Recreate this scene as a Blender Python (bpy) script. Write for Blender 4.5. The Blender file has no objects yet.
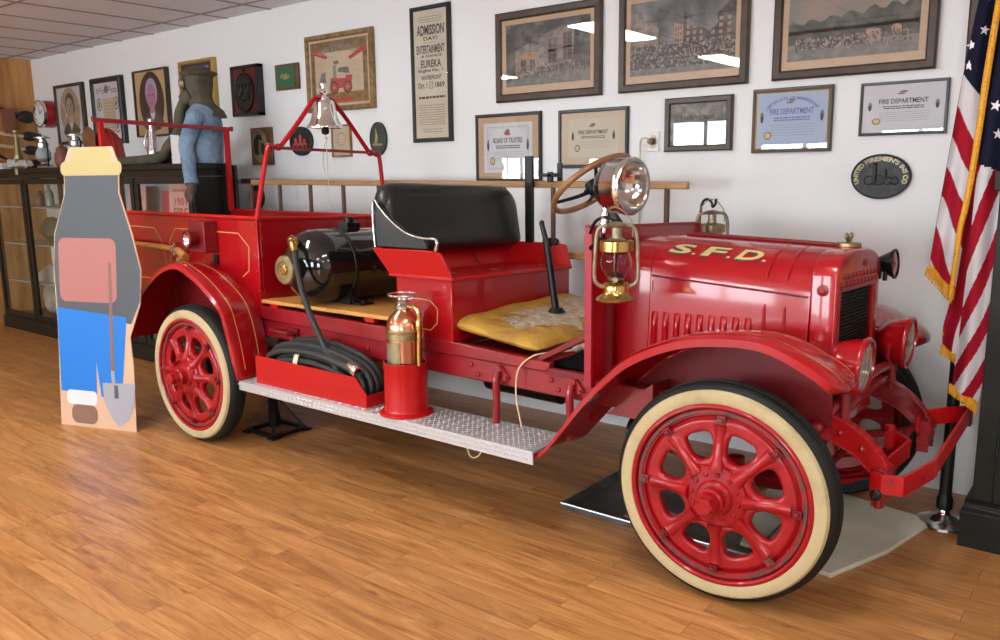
import bpy, bmesh, math, random
from mathutils import Vector, Matrix
random.seed(7)
PI = math.pi
C = bpy.context.scene.collection
SC = bpy.context.scene
V = Vector
ORG = {}

# ---------------------------------------------------------------- mesh builder
LEAN = [False]
def root(o):
    while o.parent: o = o.parent
    return o.name
def lean(v):
    # the body sits a little low on its wall side
    k = min(1, max(0, (v[2]-.50)/.25)); return (v[0], v[1], v[2]-.037*(v[1]-.2)*k)
class MB:
    def __init__(s): s.v = []; s.f = []; s.m = []; s.cur = 0
    def add(s, vs, fs):
        b = len(s.v); s.v += [tuple(v) for v in vs]
        for f in fs: s.f.append(tuple(b+i for i in f)); s.m.append(s.cur)
        return s
    def box(s, x0, x1, y0, y1, z0, z1):
        x0, x1 = min(x0,x1), max(x0,x1); y0, y1 = min(y0,y1), max(y0,y1); z0, z1 = min(z0,z1), max(z0,z1)
        vs = [(x,y,z) for z in (z0,z1) for (x,y) in ((x0,y0),(x1,y0),(x1,y1),(x0,y1))]
        return s.add(vs, [(3,2,1,0),(4,5,6,7),(0,1,5,4),(1,2,6,5),(2,3,7,6),(3,0,4,7)])
    def obox(s, c, size, mat):
        hx,hy,hz = [a/2 for a in size]
        vs = [V(c)+mat@V((x,y,z)) for z in (-hz,hz) for (x,y) in ((-hx,-hy),(hx,-hy),(hx,hy),(-hx,hy))]
        return s.add(vs, [(3,2,1,0),(4,5,6,7),(0,1,5,4),(1,2,6,5),(2,3,7,6),(3,0,4,7)])
    def bar(s, p, q, w, h, up=(0,0,1)):
        p, q = V(p), V(q); d = (q-p); L = d.length; d.normalize()
        side = d.cross(V(up))
        if side.length < 1e-5: side = d.cross(V((1,0,0)))
        side.normalize(); u = side.cross(d)
        m = Matrix((d, side, u)).transposed()
        return s.obox((p+q)/2, (L,w,h), m)
    def loft(s, secs, caps=True, closed=True, loop=False):
        n = len(secs[0]); vs = [p for sec in secs for p in sec]; fs = []
        k = len(secs)
        for i in range(k if loop else k-1):
            a, b = i*n, ((i+1) % k)*n
            for j in range(n if closed else n-1):
                j2 = (j+1) % n
                fs.append((a+j, a+j2, b+j2, b+j))
        if caps and not loop:
            fs.append(tuple(reversed(range(n)))); fs.append(tuple((k-1)*n+j for j in range(n)))
        return s.add(vs, fs)
    def cyl(s, p, q, r0, r1=None, n=24, caps=True):
        r1 = r0 if r1 is None else r1
        p, q = V(p), V(q); d = (q-p).normalized()
        a = d.cross(V((0,0,1)))
        if a.length < 1e-4: a = d.cross(V((1,0,0)))
        a.normalize(); b = d.cross(a)
        secs = [[c + (a*math.cos(2*PI*i/n)+b*math.sin(2*PI*i/n))*r for i in range(n)] for c, r in ((p,r0),(q,r1))]
        return s.loft(secs, caps)
    def lathe(s, prof, o=(0,0,0), axis=(0,0,1), n=40, caps=True):
        """prof: (radius, distance along axis)"""
        o, d = V(o), V(axis).normalized()
        a = d.cross(V((0,0,1)))
        if a.length < 1e-4: a = V((1,0,0))
        a.normalize(); b = d.cross(a)
        secs = [[o + d*t + (a*math.cos(2*PI*i/n)+b*math.sin(2*PI*i/n))*max(r,1e-4) for i in range(n)] for r, t in prof]
        return s.loft(secs, caps)
    def tube(s, path, r, n=10, smooth=0, closed=False, caps=True):
        P = [V(p) for p in path]; R = list(r) if isinstance(r,(list,tuple)) else [r]*len(P)
        if smooth: P, R = catmull(P, R, smooth, closed)
        k = len(P); secs = []; prev = None
        for i in range(k):
            if closed: t = P[(i+1) % k]-P[i-1]
            else: t = P[min(i+1,k-1)]-P[max(i-1,0)]
            if t.length < 1e-9: t = V((0,0,1))
            t.normalize()
            if prev is None:
                a = t.cross(V((0,0,1)))
                if a.length < .05: a = t.cross(V((1,0,0)))
            else: a = prev - t*prev.dot(t)
            a.normalize(); prev = a; b = t.cross(a)
            secs.append([P[i]+(a*math.cos(2*PI*j/n)+b*math.sin(2*PI*j/n))*R[i] for j in range(n)])
        return s.loft(secs, caps and not closed, loop=closed)
    def prism(s, poly, ax, lo, hi):
        """poly of 2D points extruded along axis ax ('x','y','z')"""
        def P(a, b, c): return {'x':(c,a,b), 'y':(a,c,b), 'z':(a,b,c)}[ax]
        n = len(poly)
        vs = [P(a,b,lo) for a,b in poly]+[P(a,b,hi) for a,b in poly]
        fs = [tuple(reversed(range(n))), tuple(range(n,2*n))]+[(i,(i+1)%n,n+(i+1)%n,n+i) for i in range(n)]
        return s.add(vs, fs)
    def ell(s, c, r, nu=20, nv=12, mat=None):
        c = V(c); vs = []; fs = []
        for i in range(nv+1):
            t = PI*i/nv
            for j in range(nu):
                p = 2*PI*j/nu
                q = V((r[0]*math.sin(t)*math.cos(p), r[1]*math.sin(t)*math.sin(p), r[2]*math.cos(t)))
                if mat: q = mat@q
                vs.append(c+q)
        for i in range(nv):
            for j in range(nu):
                fs.append((i*nu+j, (i+1)*nu+j, (i+1)*nu+(j+1)%nu, i*nu+(j+1)%nu))
        return s.add(vs, fs)
    def grid(s, fn, nu, nv, thick=0, colf=None):
        """fn(u,v)->(point); optional thickness along the local normal"""
        P = [[V(fn(i/nu, j/nv)) for j in range(nv+1)] for i in range(nu+1)]
        W = nv+1
        fr = [p for row in P for p in row]
        fs = [(i*W+j, (i+1)*W+j, (i+1)*W+j+1, i*W+j+1) for i in range(nu) for j in range(nv)]
        if not thick:
            b = len(s.v); s.v += [tuple(p) for p in fr]
            for i in range(nu):
                for j in range(nv):
                    s.f.append(tuple(b+k for k in fs[i*nv+j])); s.m.append(colf((i+.5)/nu,(j+.5)/nv) if colf else s.cur)
            return s
        bk = []
        for i in range(nu+1):
            for j in range(nv+1):
                a = P[min(i+1,nu)][j]-P[max(i-1,0)][j]; c = P[i][min(j+1,nv)]-P[i][max(j-1,0)]
                nrm = a.cross(c); nrm = nrm.normalized() if nrm.length > 1e-12 else V((0,0,1))
                bk.append(P[i][j]-nrm*thick)
        n = len(fr)
        b = len(s.v); s.v += [tuple(p) for p in fr+bk]
        for i in range(nu):
            for j in range(nv):
                k = fs[i*nv+j]; m = colf((i+.5)/nu,(j+.5)/nv) if colf else s.cur
                s.f.append(tuple(b+q for q in k)); s.m.append(m)
                s.f.append(tuple(b+n+q for q in reversed(k))); s.m.append(m)
        def edge(l, m):
            for a, c in zip(l, l[1:]): s.f.append((b+c,b+a,b+n+a,b+n+c)); s.m.append(m)
        edge([i*W for i in range(nu+1)], colf(.5,0.001) if colf else s.cur)
        edge([i*W+nv for i in range(nu+1)][::-1], colf(.5,.999) if colf else s.cur)
        edge([j for j in range(nv+1)][::-1], colf(0.001,.5) if colf else s.cur)
        edge([nu*W+j for j in range(nv+1)], colf(.999,.5) if colf else s.cur)
        return s
    def mesh(s, me, fn):
        """append a mesh with every vertex passed through fn"""
        b = len(s.v); s.v += [tuple(fn(v.co)) for v in me.vertices]
        for p in me.polygons: s.f.append(tuple(b+i for i in p.vertices)); s.m.append(s.cur)
        return s
    def islands(s):
        par = list(range(len(s.v)))
        def find(i):
            while par[i] != i: par[i] = par[par[i]]; i = par[i]
            return i
        for f in s.f:
            a = find(f[0])
            for j in f[1:]:
                c = find(j)
                if c != a: par[c] = a
        out = {}
        for f, m in zip(s.f, s.m):
            k = find(f[0]); q = out.setdefault(k, (MB(), {}))
            mb, mp = q
            for i in f:
                if i not in mp: mp[i] = len(mb.v); mb.v.append(s.v[i])
            mb.f.append(tuple(mp[i] for i in f)); mb.m.append(m)
        return [q[0] for q in out.values()]
    def build_each(s, name, mat, parent, **k):
        return [q.build(name, mat, parent, **k) for q in s.islands()]
    def build(s, name, mat, parent=None, loc=None, smooth=35, bevel=0, seg=2, fix=True):
        me = bpy.data.meshes.new(name)
        if LEAN[0] and parent is not None and root(parent) == 'fire_truck': s.v = [lean(v) for v in s.v]
        if parent is not None: o0 = ORG[parent.name]
        else: o0 = V(loc) if loc is not None else V((0,0,0))
        me.from_pydata([tuple(V(v)-o0) for v in s.v], [], s.f)
        mats = mat if isinstance(mat,(list,tuple)) else [mat]
        for m in mats: me.materials.append(M[m] if isinstance(m,str) else m)
        for i, p in enumerate(me.polygons): p.material_index = min(s.m[i], len(mats)-1)
        me.validate(); 
        if fix:
            bm = bmesh.new(); bm.from_mesh(me)
            bmesh.ops.recalc_face_normals(bm, faces=bm.faces); bm.to_mesh(me); bm.free()
        if smooth:
            me.shade_smooth(); me.set_sharp_from_angle(angle=math.radians(smooth))
        o = bpy.data.objects.new(name, me); C.objects.link(o)
        if parent is not None: o.parent = parent; 
        else: o.location = o0
        ORG[o.name] = o0.copy()
        if bevel:
            b = o.modifiers.new('bevel','BEVEL'); b.width = bevel; b.segments = seg; b.limit_method = 'ANGLE'; b.angle_limit = math.radians(40)
            b.harden_normals = False
        return o

def catmull(P, R, sub, closed=False):
    n = len(P); Q = []; S = []
    rng = n if closed else n-1
    for i in range(rng):
        if closed: p0,p1,p2,p3 = P[i-1],P[i],P[(i+1)%n],P[(i+2)%n]; r1,r2 = R[i],R[(i+1)%n]
        else: p0,p1,p2,p3 = P[max(i-1,0)],P[i],P[i+1],P[min(i+2,n-1)]; r1,r2 = R[i],R[i+1]
        for k in range(sub):
            t = k/sub
            Q.append(.5*((2*p1)+(p2-p0)*t+(2*p0-5*p1+4*p2-p3)*t*t+(3*p1-p0-3*p2+p3)*t**3)); S.append(r1+(r2-r1)*t)
    if not closed: Q.append(P[-1]); S.append(R[-1])
    return Q, S
def spline2(pts, sub=8):
    P = [V((a[0],a[1],0)) for a in pts]; Q,_ = catmull(P,[1]*len(P),sub)
    return [(q.x,q.y) for q in Q]

def thing(name, label, cat, loc=(0,0,0), group=None):
    o = bpy.data.objects.new(name, None); C.objects.link(o); o.empty_display_size = .1
    o.location = loc; ORG[o.name] = V(loc)
    return tag(o, label, cat, group)
def tag(o, label, cat, group=None, kind=None):
    o['label'] = label; o['category'] = cat
    if group: o['group'] = group
    if kind: o['kind'] = kind
    return o
def struct(o, label=None):
    o['kind'] = 'structure'
    if label: o['label'] = label
    return o

def curve_mesh(splines, extrude=0, bevel=0, res=2):
    cu = bpy.data.curves.new('tmp','CURVE'); cu.dimensions = '2D'; cu.fill_mode = 'BOTH'
    cu.extrude = extrude; cu.bevel_depth = bevel; cu.bevel_resolution = res
    for sp in splines:
        s = cu.splines.new('POLY'); s.points.add(len(sp)-1)
        for p, (a,b) in zip(s.points, sp): p.co = (a,b,0,1)
        s.use_cyclic_u = True
    return _bake(cu)
def _bake(cu):
    ob = bpy.data.objects.new('tmp', cu); C.objects.link(ob)
    dg = bpy.context.evaluated_depsgraph_get(); dg.update()
    me = bpy.data.meshes.new_from_object(ob.evaluated_get(dg))
    bpy.data.objects.remove(ob); bpy.data.curves.remove(cu)
    return me
_tc = {}
def text_mesh(t, extrude=0.02, offset=0.0, shear=0.0):
    k = (t,extrude,offset,shear)
    if k not in _tc:
        cu = bpy.data.curves.new('tmp','FONT'); cu.body = t; cu.extrude = extrude; cu.offset = offset; cu.shear = shear
        cu.resolution_u = 3
        me = _bake(cu); 
        xs = [v.co.x for v in me.vertices]; ys = [v.co.y for v in me.vertices]
        _tc[k] = (me, min(xs), max(xs), min(ys), max(ys))
    return _tc[k]
def text_fit(mb, t, fn, offset=0.02, extrude=.02, shear=0.0):
    """fn(u,v,w): u,v in 0..1 across the lettering box, w in -1..1 through its thickness"""
    me, a, b, c, d = text_mesh(t, extrude, offset, shear)
    ex = extrude or 1
    mb.mesh(me, lambda p: fn((p.x-a)/(b-a), (p.y-c)/max(d-c,1e-6), p.z/ex))

# ---------------------------------------------------------------- materials
M = {}
def mat(name, col, rough=.5, metal=0., coat=0., spec=.5, noise=None, bump=None, emit=None, trans=0., ior=1.45, alpha=1., sheen=0.):
    m = bpy.data.materials.new(name); m.use_nodes = True; nt = m.node_tree; b = nt.nodes['Principled BSDF']
    b.inputs['Base Color'].default_value = (*col,1); b.inputs['Roughness'].default_value = rough
    b.inputs['Metallic'].default_value = metal; b.inputs['Coat Weight'].default_value = coat
    b.inputs['Coat Roughness'].default_value = .06
    b.inputs['Specular IOR Level'].default_value = spec; b.inputs['IOR'].default_value = ior
    b.inputs['Transmission Weight'].default_value = trans; b.inputs['Alpha'].default_value = alpha
    if sheen: b.inputs['Sheen Weight'].default_value = sheen
    if emit: b.inputs['Emission Color'].default_value = (*emit[0],1); b.inputs['Emission Strength'].default_value = emit[1]
    tc = nt.nodes.new('ShaderNodeTexCoord')
    if noise:
        # noise = (second colour, scale, low, high [, stretch])
        n = nt.nodes.new('ShaderNodeTexNoise'); n.inputs['Scale'].default_value = noise[1]; n.inputs['Detail'].default_value = 6
        mp = nt.nodes.new('ShaderNodeMapping'); mp.inputs['Scale'].default_value = noise[4] if len(noise) > 4 else (1,1,1)
        nt.links.new(tc.outputs['Object'], mp.inputs['Vector']); nt.links.new(mp.outputs['Vector'], n.inputs['Vector'])
        r = nt.nodes.new('ShaderNodeValToRGB'); r.color_ramp.elements[0].position = noise[2]; r.color_ramp.elements[1].position = noise[3]
        r.color_ramp.elements[0].color = (*col,1); r.color_ramp.elements[1].color = (*noise[0],1)
        nt.links.new(n.outputs['Fac'], r.inputs['Fac']); nt.links.new(r.outputs['Color'], b.inputs['Base Color'])
    if bump:
        n2 = nt.nodes.new('ShaderNodeTexNoise'); n2.inputs['Scale'].default_value = bump[0]; n2.inputs['Detail'].default_value = 5
        bp = nt.nodes.new('ShaderNodeBump'); bp.inputs['Strength'].default_value = bump[1]; bp.inputs['Distance'].default_value = bump[2] if len(bump)>2 else .01
        nt.links.new(tc.outputs['Object'], n2.inputs['Vector']); nt.links.new(n2.outputs['Fac'], bp.inputs['Height'])
        nt.links.new(bp.outputs['Normal'], b.inputs['Normal'])
    M[name] = m
    return m
RED = (.37,.003,.008)
mat('red_paint', RED, .24, coat=.6, spec=.35, noise=((.31,.003,.007),3,.35,.75))
mat('red_frame', (.28,.007,.014), .34, coat=.35, noise=((.20,.006,.011),6,.4,.7), bump=(40,.12,.004))
mat('red_wheel', (.33,.005,.010), .34, coat=.3, spec=.35, noise=((.23,.006,.010),14,.5,.7))
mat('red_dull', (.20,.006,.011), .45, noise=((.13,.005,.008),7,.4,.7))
mat('red_bright', (.44,.005,.007), .36, coat=.2, spec=.35)
mat('wear_grey', (.10,.05,.045), .55, noise=((.30,.02,.02),30,.42,.6))
mat('radiator_black', (.012,.014,.012), .45, metal=.3)
mat('black_gloss', (.008,.008,.009), .10, coat=.9)
mat('black_leather', (.012,.013,.013), .34, bump=(90,.25,.004), coat=.15)
mat('black_metal', (.007,.008,.009), .36, metal=.2)
mat('black_wood', (.007,.009,.007), .40, spec=.35, noise=((.012,.014,.011),8,.4,.7))
mat('shade_black', (.004,.004,.004), .9, spec=.1)  # near-black that paints the shade inside the pedal opening
mat('paper_cream', (.64,.58,.47), .6, noise=((.56,.49,.38),4,.4,.8))
mat('tire_rubber', (.008,.009,.009), .6, spec=.35, bump=(60,.2,.004))
mat('tire_cream', (.47,.39,.22), .6, noise=((.36,.28,.15),9,.5,.8))
mat('hose_rubber', (.020,.023,.023), .5, bump=(150,.2,.002))
mat('chrome', (.93,.93,.92), .17, metal=1., noise=((.72,.69,.66),12,.5,.9))
mat('steel', (.62,.62,.62), .25, metal=1., noise=((.35,.33,.30),9,.45,.8))
mat('brass', (.62,.43,.14), .22, metal=1., noise=((.36,.24,.09),10,.45,.8))
mat('brass_dull', (.36,.29,.15), .38, metal=.9, noise=((.20,.16,.09),16,.4,.75))
mat('lantern_metal', (.36,.31,.22), .42, metal=.8, noise=((.18,.14,.09),22,.4,.7))
mat('copper', (.66,.27,.17), .24, metal=1., noise=((.52,.34,.22),9,.40,.75))
mat('aluminium', (.60,.63,.66), .36, metal=.6)
mat('wood_deck', (.66,.34,.09), .45, noise=((.50,.23,.05),5,.35,.7,(1,14,14)))
mat('wood_ladder', (.42,.25,.11), .45, noise=((.28,.15,.06),6,.35,.7,(1,20,20)))
mat('wood_rung', (.10,.05,.025), .5)
mat('wood_handle', (.62,.30,.07), .35, noise=((.42,.18,.04),8,.35,.7,(2,30,30)))
mat('wood_steer', (.34,.17,.06), .3, coat=.4, noise=((.20,.09,.03),12,.35,.7))
mat('wood_frame', (.035,.020,.013), .38, noise=((.065,.038,.022),14,.35,.7))
mat('frame_black', (.015,.015,.018), .3)
mat('frame_gold', (.46,.30,.08), .35, metal=.5)
mat('frame_bronze', (.30,.20,.09), .4, metal=.4, noise=((.16,.10,.04),20,.4,.7))
mat('gold_line', (.66,.42,.12), .4)
mat('gold_letter', (.62,.50,.22), .4)
mat('red_trim', (.34,.010,.03), .4)
mat('mat_tan', (.52,.36,.23), .6)
mat('mat_cream', (.62,.50,.36), .6)
mat('paper_old', (.58,.47,.34), .6, noise=((.48,.36,.23),4,.4,.8))
mat('paper_white', (.66,.66,.70), .6, noise=((.58,.58,.62),4,.4,.8))
mat('paper_blue', (.40,.48,.66), .5, noise=((.34,.42,.60),3,.4,.8))
mat('ink', (.05,.05,.055), .6)
mat('ink_soft', (.28,.26,.24), .6)
mat('ink_red', (.45,.06,.05), .6)
mat('ink_blue', (.10,.15,.38), .6)
mat('print_dark', (.035,.038,.042), .5, noise=((.17,.155,.14),16,.42,.72))
mat('print_mid', (.13,.125,.12), .5, noise=((.30,.27,.23),26,.40,.66))
mat('print_smoke', (.20,.205,.21), .5, noise=((.06,.06,.065),5,.42,.60))
mat('print_dusk', (.16,.17,.17), .5, noise=((.36,.24,.17),2.2,.40,.66))
mat('print_tree', (.03,.04,.035), .5, noise=((.10,.10,.08),20,.45,.66))
mat('print_crowd', (.025,.025,.028), .5, noise=((.38,.31,.25),75,.50,.66))
mat('print_house', (.40,.25,.17), .5, noise=((.20,.13,.10),30,.4,.7))
mat('print_road', (.20,.18,.16), .5, noise=((.10,.09,.085),18,.4,.7))
mat('cast_black', (.022,.023,.025), .45, metal=.4, noise=((.045,.045,.045),30,.4,.7))
mat('cast_green', (.04,.055,.05), .5, noise=((.02,.025,.022),12,.4,.7))
mat('cast_gold', (.36,.29,.15), .5, metal=.3, noise=((.10,.08,.05),20,.4,.7))
mat('plaque_red', (.11,.012,.016), .45)
mat('plaque_green', (.03,.12,.06), .5)
mat('wood_back', (.17,.08,.04), .45, noise=((.09,.04,.02),10,.35,.7))
mat('skin_print', (.52,.34,.27), .6, noise=((.40,.25,.20),6,.4,.8))
mat('skin_violet', (.48,.20,.36), .6, noise=((.34,.14,.28),6,.4,.8))
mat('hair_grey', (.40,.37,.50), .6)
mat('coat_green', (.055,.075,.05), .6)
mat('oval_tan', (.40,.30,.22), .6)
mat('board_tan', (.55,.38,.20), .6)
mat('dark_oval', (.018,.014,.02), .5)
mat('plastic_white', (.75,.74,.70), .4)
mat('wire_cream', (.62,.56,.42), .6)
mat('cord', (.66,.50,.30), .7)
mat('denim', (.15,.25,.38), .85, noise=((.27,.39,.52),6,.4,.7), bump=(11,.9,.05))
mat('canvas_olive', (.095,.085,.055), .8, noise=((.055,.05,.035),9,.4,.7), bump=(16,.5,.03))
mat('glove', (.10,.065,.05), .7)
mat('cushion', (.50,.29,.045), .7, noise=((.33,.18,.04),8,.45,.75), bump=(14,.6,.02))
mat('cushion_torn', (.48,.40,.30), .85, noise=((.34,.26,.18),18,.4,.7), bump=(30,.7,.02))
mat('mat_white', (.66,.66,.52), .7, noise=((.52,.52,.41),5,.4,.75), bump=(10,.3,.01))
mat('pan_metal', (.10,.11,.105), .35, metal=.7, noise=((.24,.25,.23),4,.45,.75))
mat('flag_red', (.30,.005,.020), .8, spec=.2)
mat('flag_white', (.55,.55,.58), .7, sheen=.2)
mat('flag_blue', (.006,.007,.024), .8, spec=.2)
mat('flag_gold', (.72,.36,.02), .6, noise=((.50,.22,.01),120,.4,.7))
mat('star_white', (.75,.75,.78), .6)
mat('hat_red', (.38,.015,.02), .4, coat=.3)
mat('clay', (.22,.08,.05), .45)
mat('stone_white', (.52,.50,.45), .7, noise=((.30,.28,.24),9,.4,.7))
mat('brown_box', (.06,.035,.025), .5)
mat('olive_bag', (.14,.15,.10), .8, bump=(12,.5,.02))
mat('shelf_glassy', (.35,.42,.42), .2)
mat('case_inner', (.42,.44,.38), .7)
mat('case_inner_blue', (.45,.53,.60), .6)
mat('card_pink', (.62,.34,.32), .6)
mat('card_red', (.45,.05,.06), .6)
mat('clear_glass', (.92,.96,.95), .03, trans=1., ior=1.45)
mat('lens_glass', (.95,.95,.95), .06, trans=.9, ior=1.3)
mat('purple_glass', (.80,.66,.80), .05, trans=1., ior=1.3)
mat('lens_red', (.34,.05,.03), .2, coat=.6)
mat('reflector', (.80,.78,.75), .14, metal=1.)
mat('clock_face', (.72,.74,.76), .4)
mat('standee_blue', (.004,.17,.60), .5)
mat('standee_grey', (.07,.085,.10), .6)
mat('standee_rose', (.38,.15,.14), .6)
mat('standee_cream', (.46,.39,.17), .6)
mat('standee_card', (.60,.40,.27), .7)
mat('standee_silver', (.33,.33,.38), .6)
mat('standee_brown', (.22,.12,.09), .6)
mat('fixture_emit', (1,1,1), .5, emit=((1.,.97,.92), 36))
mat('window_emit', (1,1,1), .5, emit=((.86,.94,1.), 24))

def glazing(name, tint=(1,1,1), refl=.10):
    """thin flat pane: mostly clear with a mirror-like share, no refraction"""
    m = bpy.data.materials.new(name); m.use_nodes = True; nt = m.node_tree; nt.nodes.clear()
    o = nt.nodes.new('ShaderNodeOutputMaterial'); t = nt.nodes.new('ShaderNodeBsdfTransparent'); g = nt.nodes.new('ShaderNodeBsdfGlossy')
    g.inputs['Roughness'].default_value = .01; t.inputs['Color'].default_value = (*tint,1)
    mx = nt.nodes.new('ShaderNodeMixShader'); fr = nt.nodes.new('ShaderNodeLayerWeight'); pw = nt.nodes.new('ShaderNodeMath'); pw.operation = 'POWER'; pw.inputs[1].default_value = 4.5
    a = nt.nodes.new('ShaderNodeMath'); a.operation = 'ADD'; a.inputs[1].default_value = refl; a.use_clamp = True
    nt.links.new(fr.outputs['Facing'], pw.inputs[0]); nt.links.new(pw.outputs[0], a.inputs[0]); nt.links.new(a.outputs[0], mx.inputs['Fac'])
    nt.links.new(t.outputs[0], mx.inputs[1]); nt.links.new(g.outputs[0], mx.inputs[2]); nt.links.new(mx.outputs[0], o.inputs['Surface'])
    M[name] = m
glazing('pane', (.985,.99,.99), .045)
glazing('case_pane', (.96,.985,.975), .03)

def floor_mat():
    m = bpy.data.materials.new('floor_wood'); m.use_nodes = True; nt = m.node_tree; b = nt.nodes['Principled BSDF']
    N = nt.nodes.new; L = nt.links.new
    tc = N('ShaderNodeTexCoord')
    br = N('ShaderNodeTexBrick'); br.inputs['Scale'].default_value = 1; br.inputs['Brick Width'].default_value = 1.22; br.inputs['Row Height'].default_value = .098
    br.inputs['Mortar Size'].default_value = .0012; br.inputs['Mortar Smooth'].default_value = .3; br.inputs['Bias'].default_value = 0
    br.offset = .37; br.inputs['Color1'].default_value = (0,0,0,1); br.inputs['Color2'].default_value = (1,1,1,1); br.inputs['Mortar'].default_value = (.0,.0,.0,1)
    L(tc.outputs['Object'], br.inputs['Vector'])
    mp = N('ShaderNodeMapping'); mp.inputs['Scale'].default_value = (1.1,9,1); L(tc.outputs['Object'], mp.inputs['Vector'])
    ad = N('ShaderNodeVectorMath'); ad.operation = 'MULTIPLY_ADD'; ad.inputs[1].default_value = (7,13,5)
    L(br.outputs['Color'], ad.inputs[0]); L(mp.outputs['Vector'], ad.inputs[2])
    n = N('ShaderNodeTexNoise'); n.inputs['Scale'].default_value = 1.6; n.inputs['Detail'].default_value = 9; n.inputs['Roughness'].default_value = .62; n.inputs['Distortion'].default_value = 1.4
    L(ad.outputs[0], n.inputs['Vector'])
    r = N('ShaderNodeValToRGB'); e = r.color_ramp.elements
    e[0].position = .28; e[0].color = (.26,.10,.030,1); e[1].position = .72; e[1].color = (.60,.31,.115,1)
    x = r.color_ramp.elements.new(.48); x.color = (.45,.20,.062,1)
    L(n.outputs['Fac'], r.inputs['Fac'])
    # cathedral grain and knots
    n3 = N('ShaderNodeTexNoise'); n3.inputs['Scale'].default_value = 9; n3.inputs['Detail'].default_value = 4
    mp3 = N('ShaderNodeMapping'); mp3.inputs['Scale'].default_value = (.55,2.2,1); L(tc.outputs['Object'], mp3.inputs['Vector']); L(mp3.outputs['Vector'], n3.inputs['Vector'])
    r3 = N('ShaderNodeValToRGB'); r3.color_ramp.elements[0].position = .66; r3.color_ramp.elements[0].color = (1,1,1,1); r3.color_ramp.elements[1].position = .76; r3.color_ramp.elements[1].color = (.60,.45,.34,1)
    L(n3.outputs['Fac'], r3.inputs['Fac'])
    mul = N('ShaderNodeMix'); mul.data_type = 'RGBA'; mul.blend_type = 'MULTIPLY'; mul.inputs['Factor'].default_value = 1
    L(r.outputs['Color'], mul.inputs['A']); L(r3.outputs['Color'], mul.inputs['B'])
    # board to board variation
    v = N('ShaderNodeMapRange'); v.inputs['To Min'].default_value = .86; v.inputs['To Max'].default_value = 1.10; L(br.outputs['Color'], v.inputs['Value'])
    m2 = N('ShaderNodeMix'); m2.data_type = 'RGBA'; m2.blend_type = 'MULTIPLY'; m2.inputs['Factor'].default_value = 1
    L(mul.outputs['Result'], m2.inputs['A']); L(v.outputs['Result'], m2.inputs['B'])
    m3 = N('ShaderNodeMix'); m3.data_type = 'RGBA'; m3.inputs['B'].default_value = (.16,.065,.02,1)
    L(br.outputs['Fac'], m3.inputs['Factor']); L(m2.outputs['Result'], m3.inputs['A'])
    L(m3.outputs['Result'], b.inputs['Base Color']); b.inputs['Roughness'].default_value = .34
    bp = N('ShaderNodeBump'); bp.inputs['Strength'].default_value = .15; bp.inputs['Distance'].default_value = .002; L(n.outputs['Fac'], bp.inputs['Height']); L(bp.outputs['Normal'], b.inputs['Normal'])
    M['floor_wood'] = m
floor_mat()
def wall_mat():
    mat('wall_paint', (.75,.775,.79), .65, bump=(30,.06,.004))
wall_mat()
mat('wall_front_paint', (.16,.15,.15), .7)
mat('tile_white', (.74,.75,.80), .8, noise=((.68,.69,.74),60,.4,.7))
mat('tile_grid', (.26,.25,.25), .6)
def panel_mat():
    m = mat('wood_panel', (.60,.32,.11), .4, noise=((.36,.16,.05),2.2,.35,.7,(1,6,.7)))
panel_mat()

# ---------------------------------------------------------------- camera
CAM = V((1.1622,-2.7763,1.6140)); yaw, pitch, roll = -.66641, .17614, -.01272
cyw, syw = math.cos(yaw), math.sin(yaw)
d = V((syw*math.cos(pitch), cyw*math.cos(pitch), -math.sin(pitch))); r = V((cyw,-syw,0)); u = r.cross(d)
r2 = r*math.cos(roll)+u*math.sin(roll); u2 = -r*math.sin(roll)+u*math.cos(roll)
cam = bpy.data.cameras.new('camera'); co = bpy.data.objects.new('camera', cam); C.objects.link(co)
mw = Matrix((r2,u2,-d)).transposed().to_4x4(); mw.translation = CAM; co.matrix_world = mw
cam.sensor_width = 36; cam.lens = 36*822.755/1000; cam.clip_start = .05
SC.camera = co
SC.view_settings.view_transform = 'Standard'; SC.view_settings.look = 'None'; SC.view_settings.gamma = 1; SC.view_settings.use_curve_mapping = False
SC.view_settings.exposure = -.20
SC.cycles.use_denoising = True
SC.cycles.max_bounces = 8; SC.cycles.diffuse_bounces = 5; SC.cycles.transparent_max_bounces = 12; SC.cycles.sample_clamp_indirect = 6; SC.cycles.caustics_reflective = False; SC.cycles.caustics_refractive = False
w = bpy.data.worlds.new('world'); SC.world = w; w.use_nodes = True
w.node_tree.nodes['Background'].inputs[0].default_value = (.85,.93,1,1); w.node_tree.nodes['Background'].inputs[1].default_value = 1.0

# ---------------------------------------------------------------- room
XL, XR, YB, YF, H = -9.3, 5.2, 1.72, -6.6, 2.985
b = MB(); b.box(XL-.1,XR+.1,YF-.1,YB+.1,-.08,0); struct(b.build('floor','floor_wood',smooth=0))
b = MB(); b.box(XL-.1,XR+.1,YB,YB+.12,0,H+.1); struct(b.build('wall_back','wall_paint',smooth=0))
b = MB(); b.box(XL-.12,XL,YF-.1,YB,0,H+.1); struct(b.build('wall_left','wood_panel',smooth=0))
b = MB(); b.box(XR,XR+.12,YF-.1,YB,0,H+.1); struct(b.build('wall_right','wall_paint',smooth=0))
# ceiling tiles 0.61 x 1.22 with a raised grid
b = MB(); b.box(XL-.1,XR+.1,YF-.1,YB+.1,H,H+.06); ceil = struct(b.build('ceiling','tile_white',smooth=0))
b = MB()
x = -4.76+.61*16
while x > XL: 
    if x < XR: b.box(x-.012,x+.012,YF,YB,H-.006,H+.004)
    x -= .61
for k in range(8):
    y = 1.45-1.22*k
    if y > YF: b.box(XL,XR,y-.012,y+.012,H-.006,H+.004)
b.build('ceiling_grid','tile_grid',ceil,smooth=0)
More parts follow.
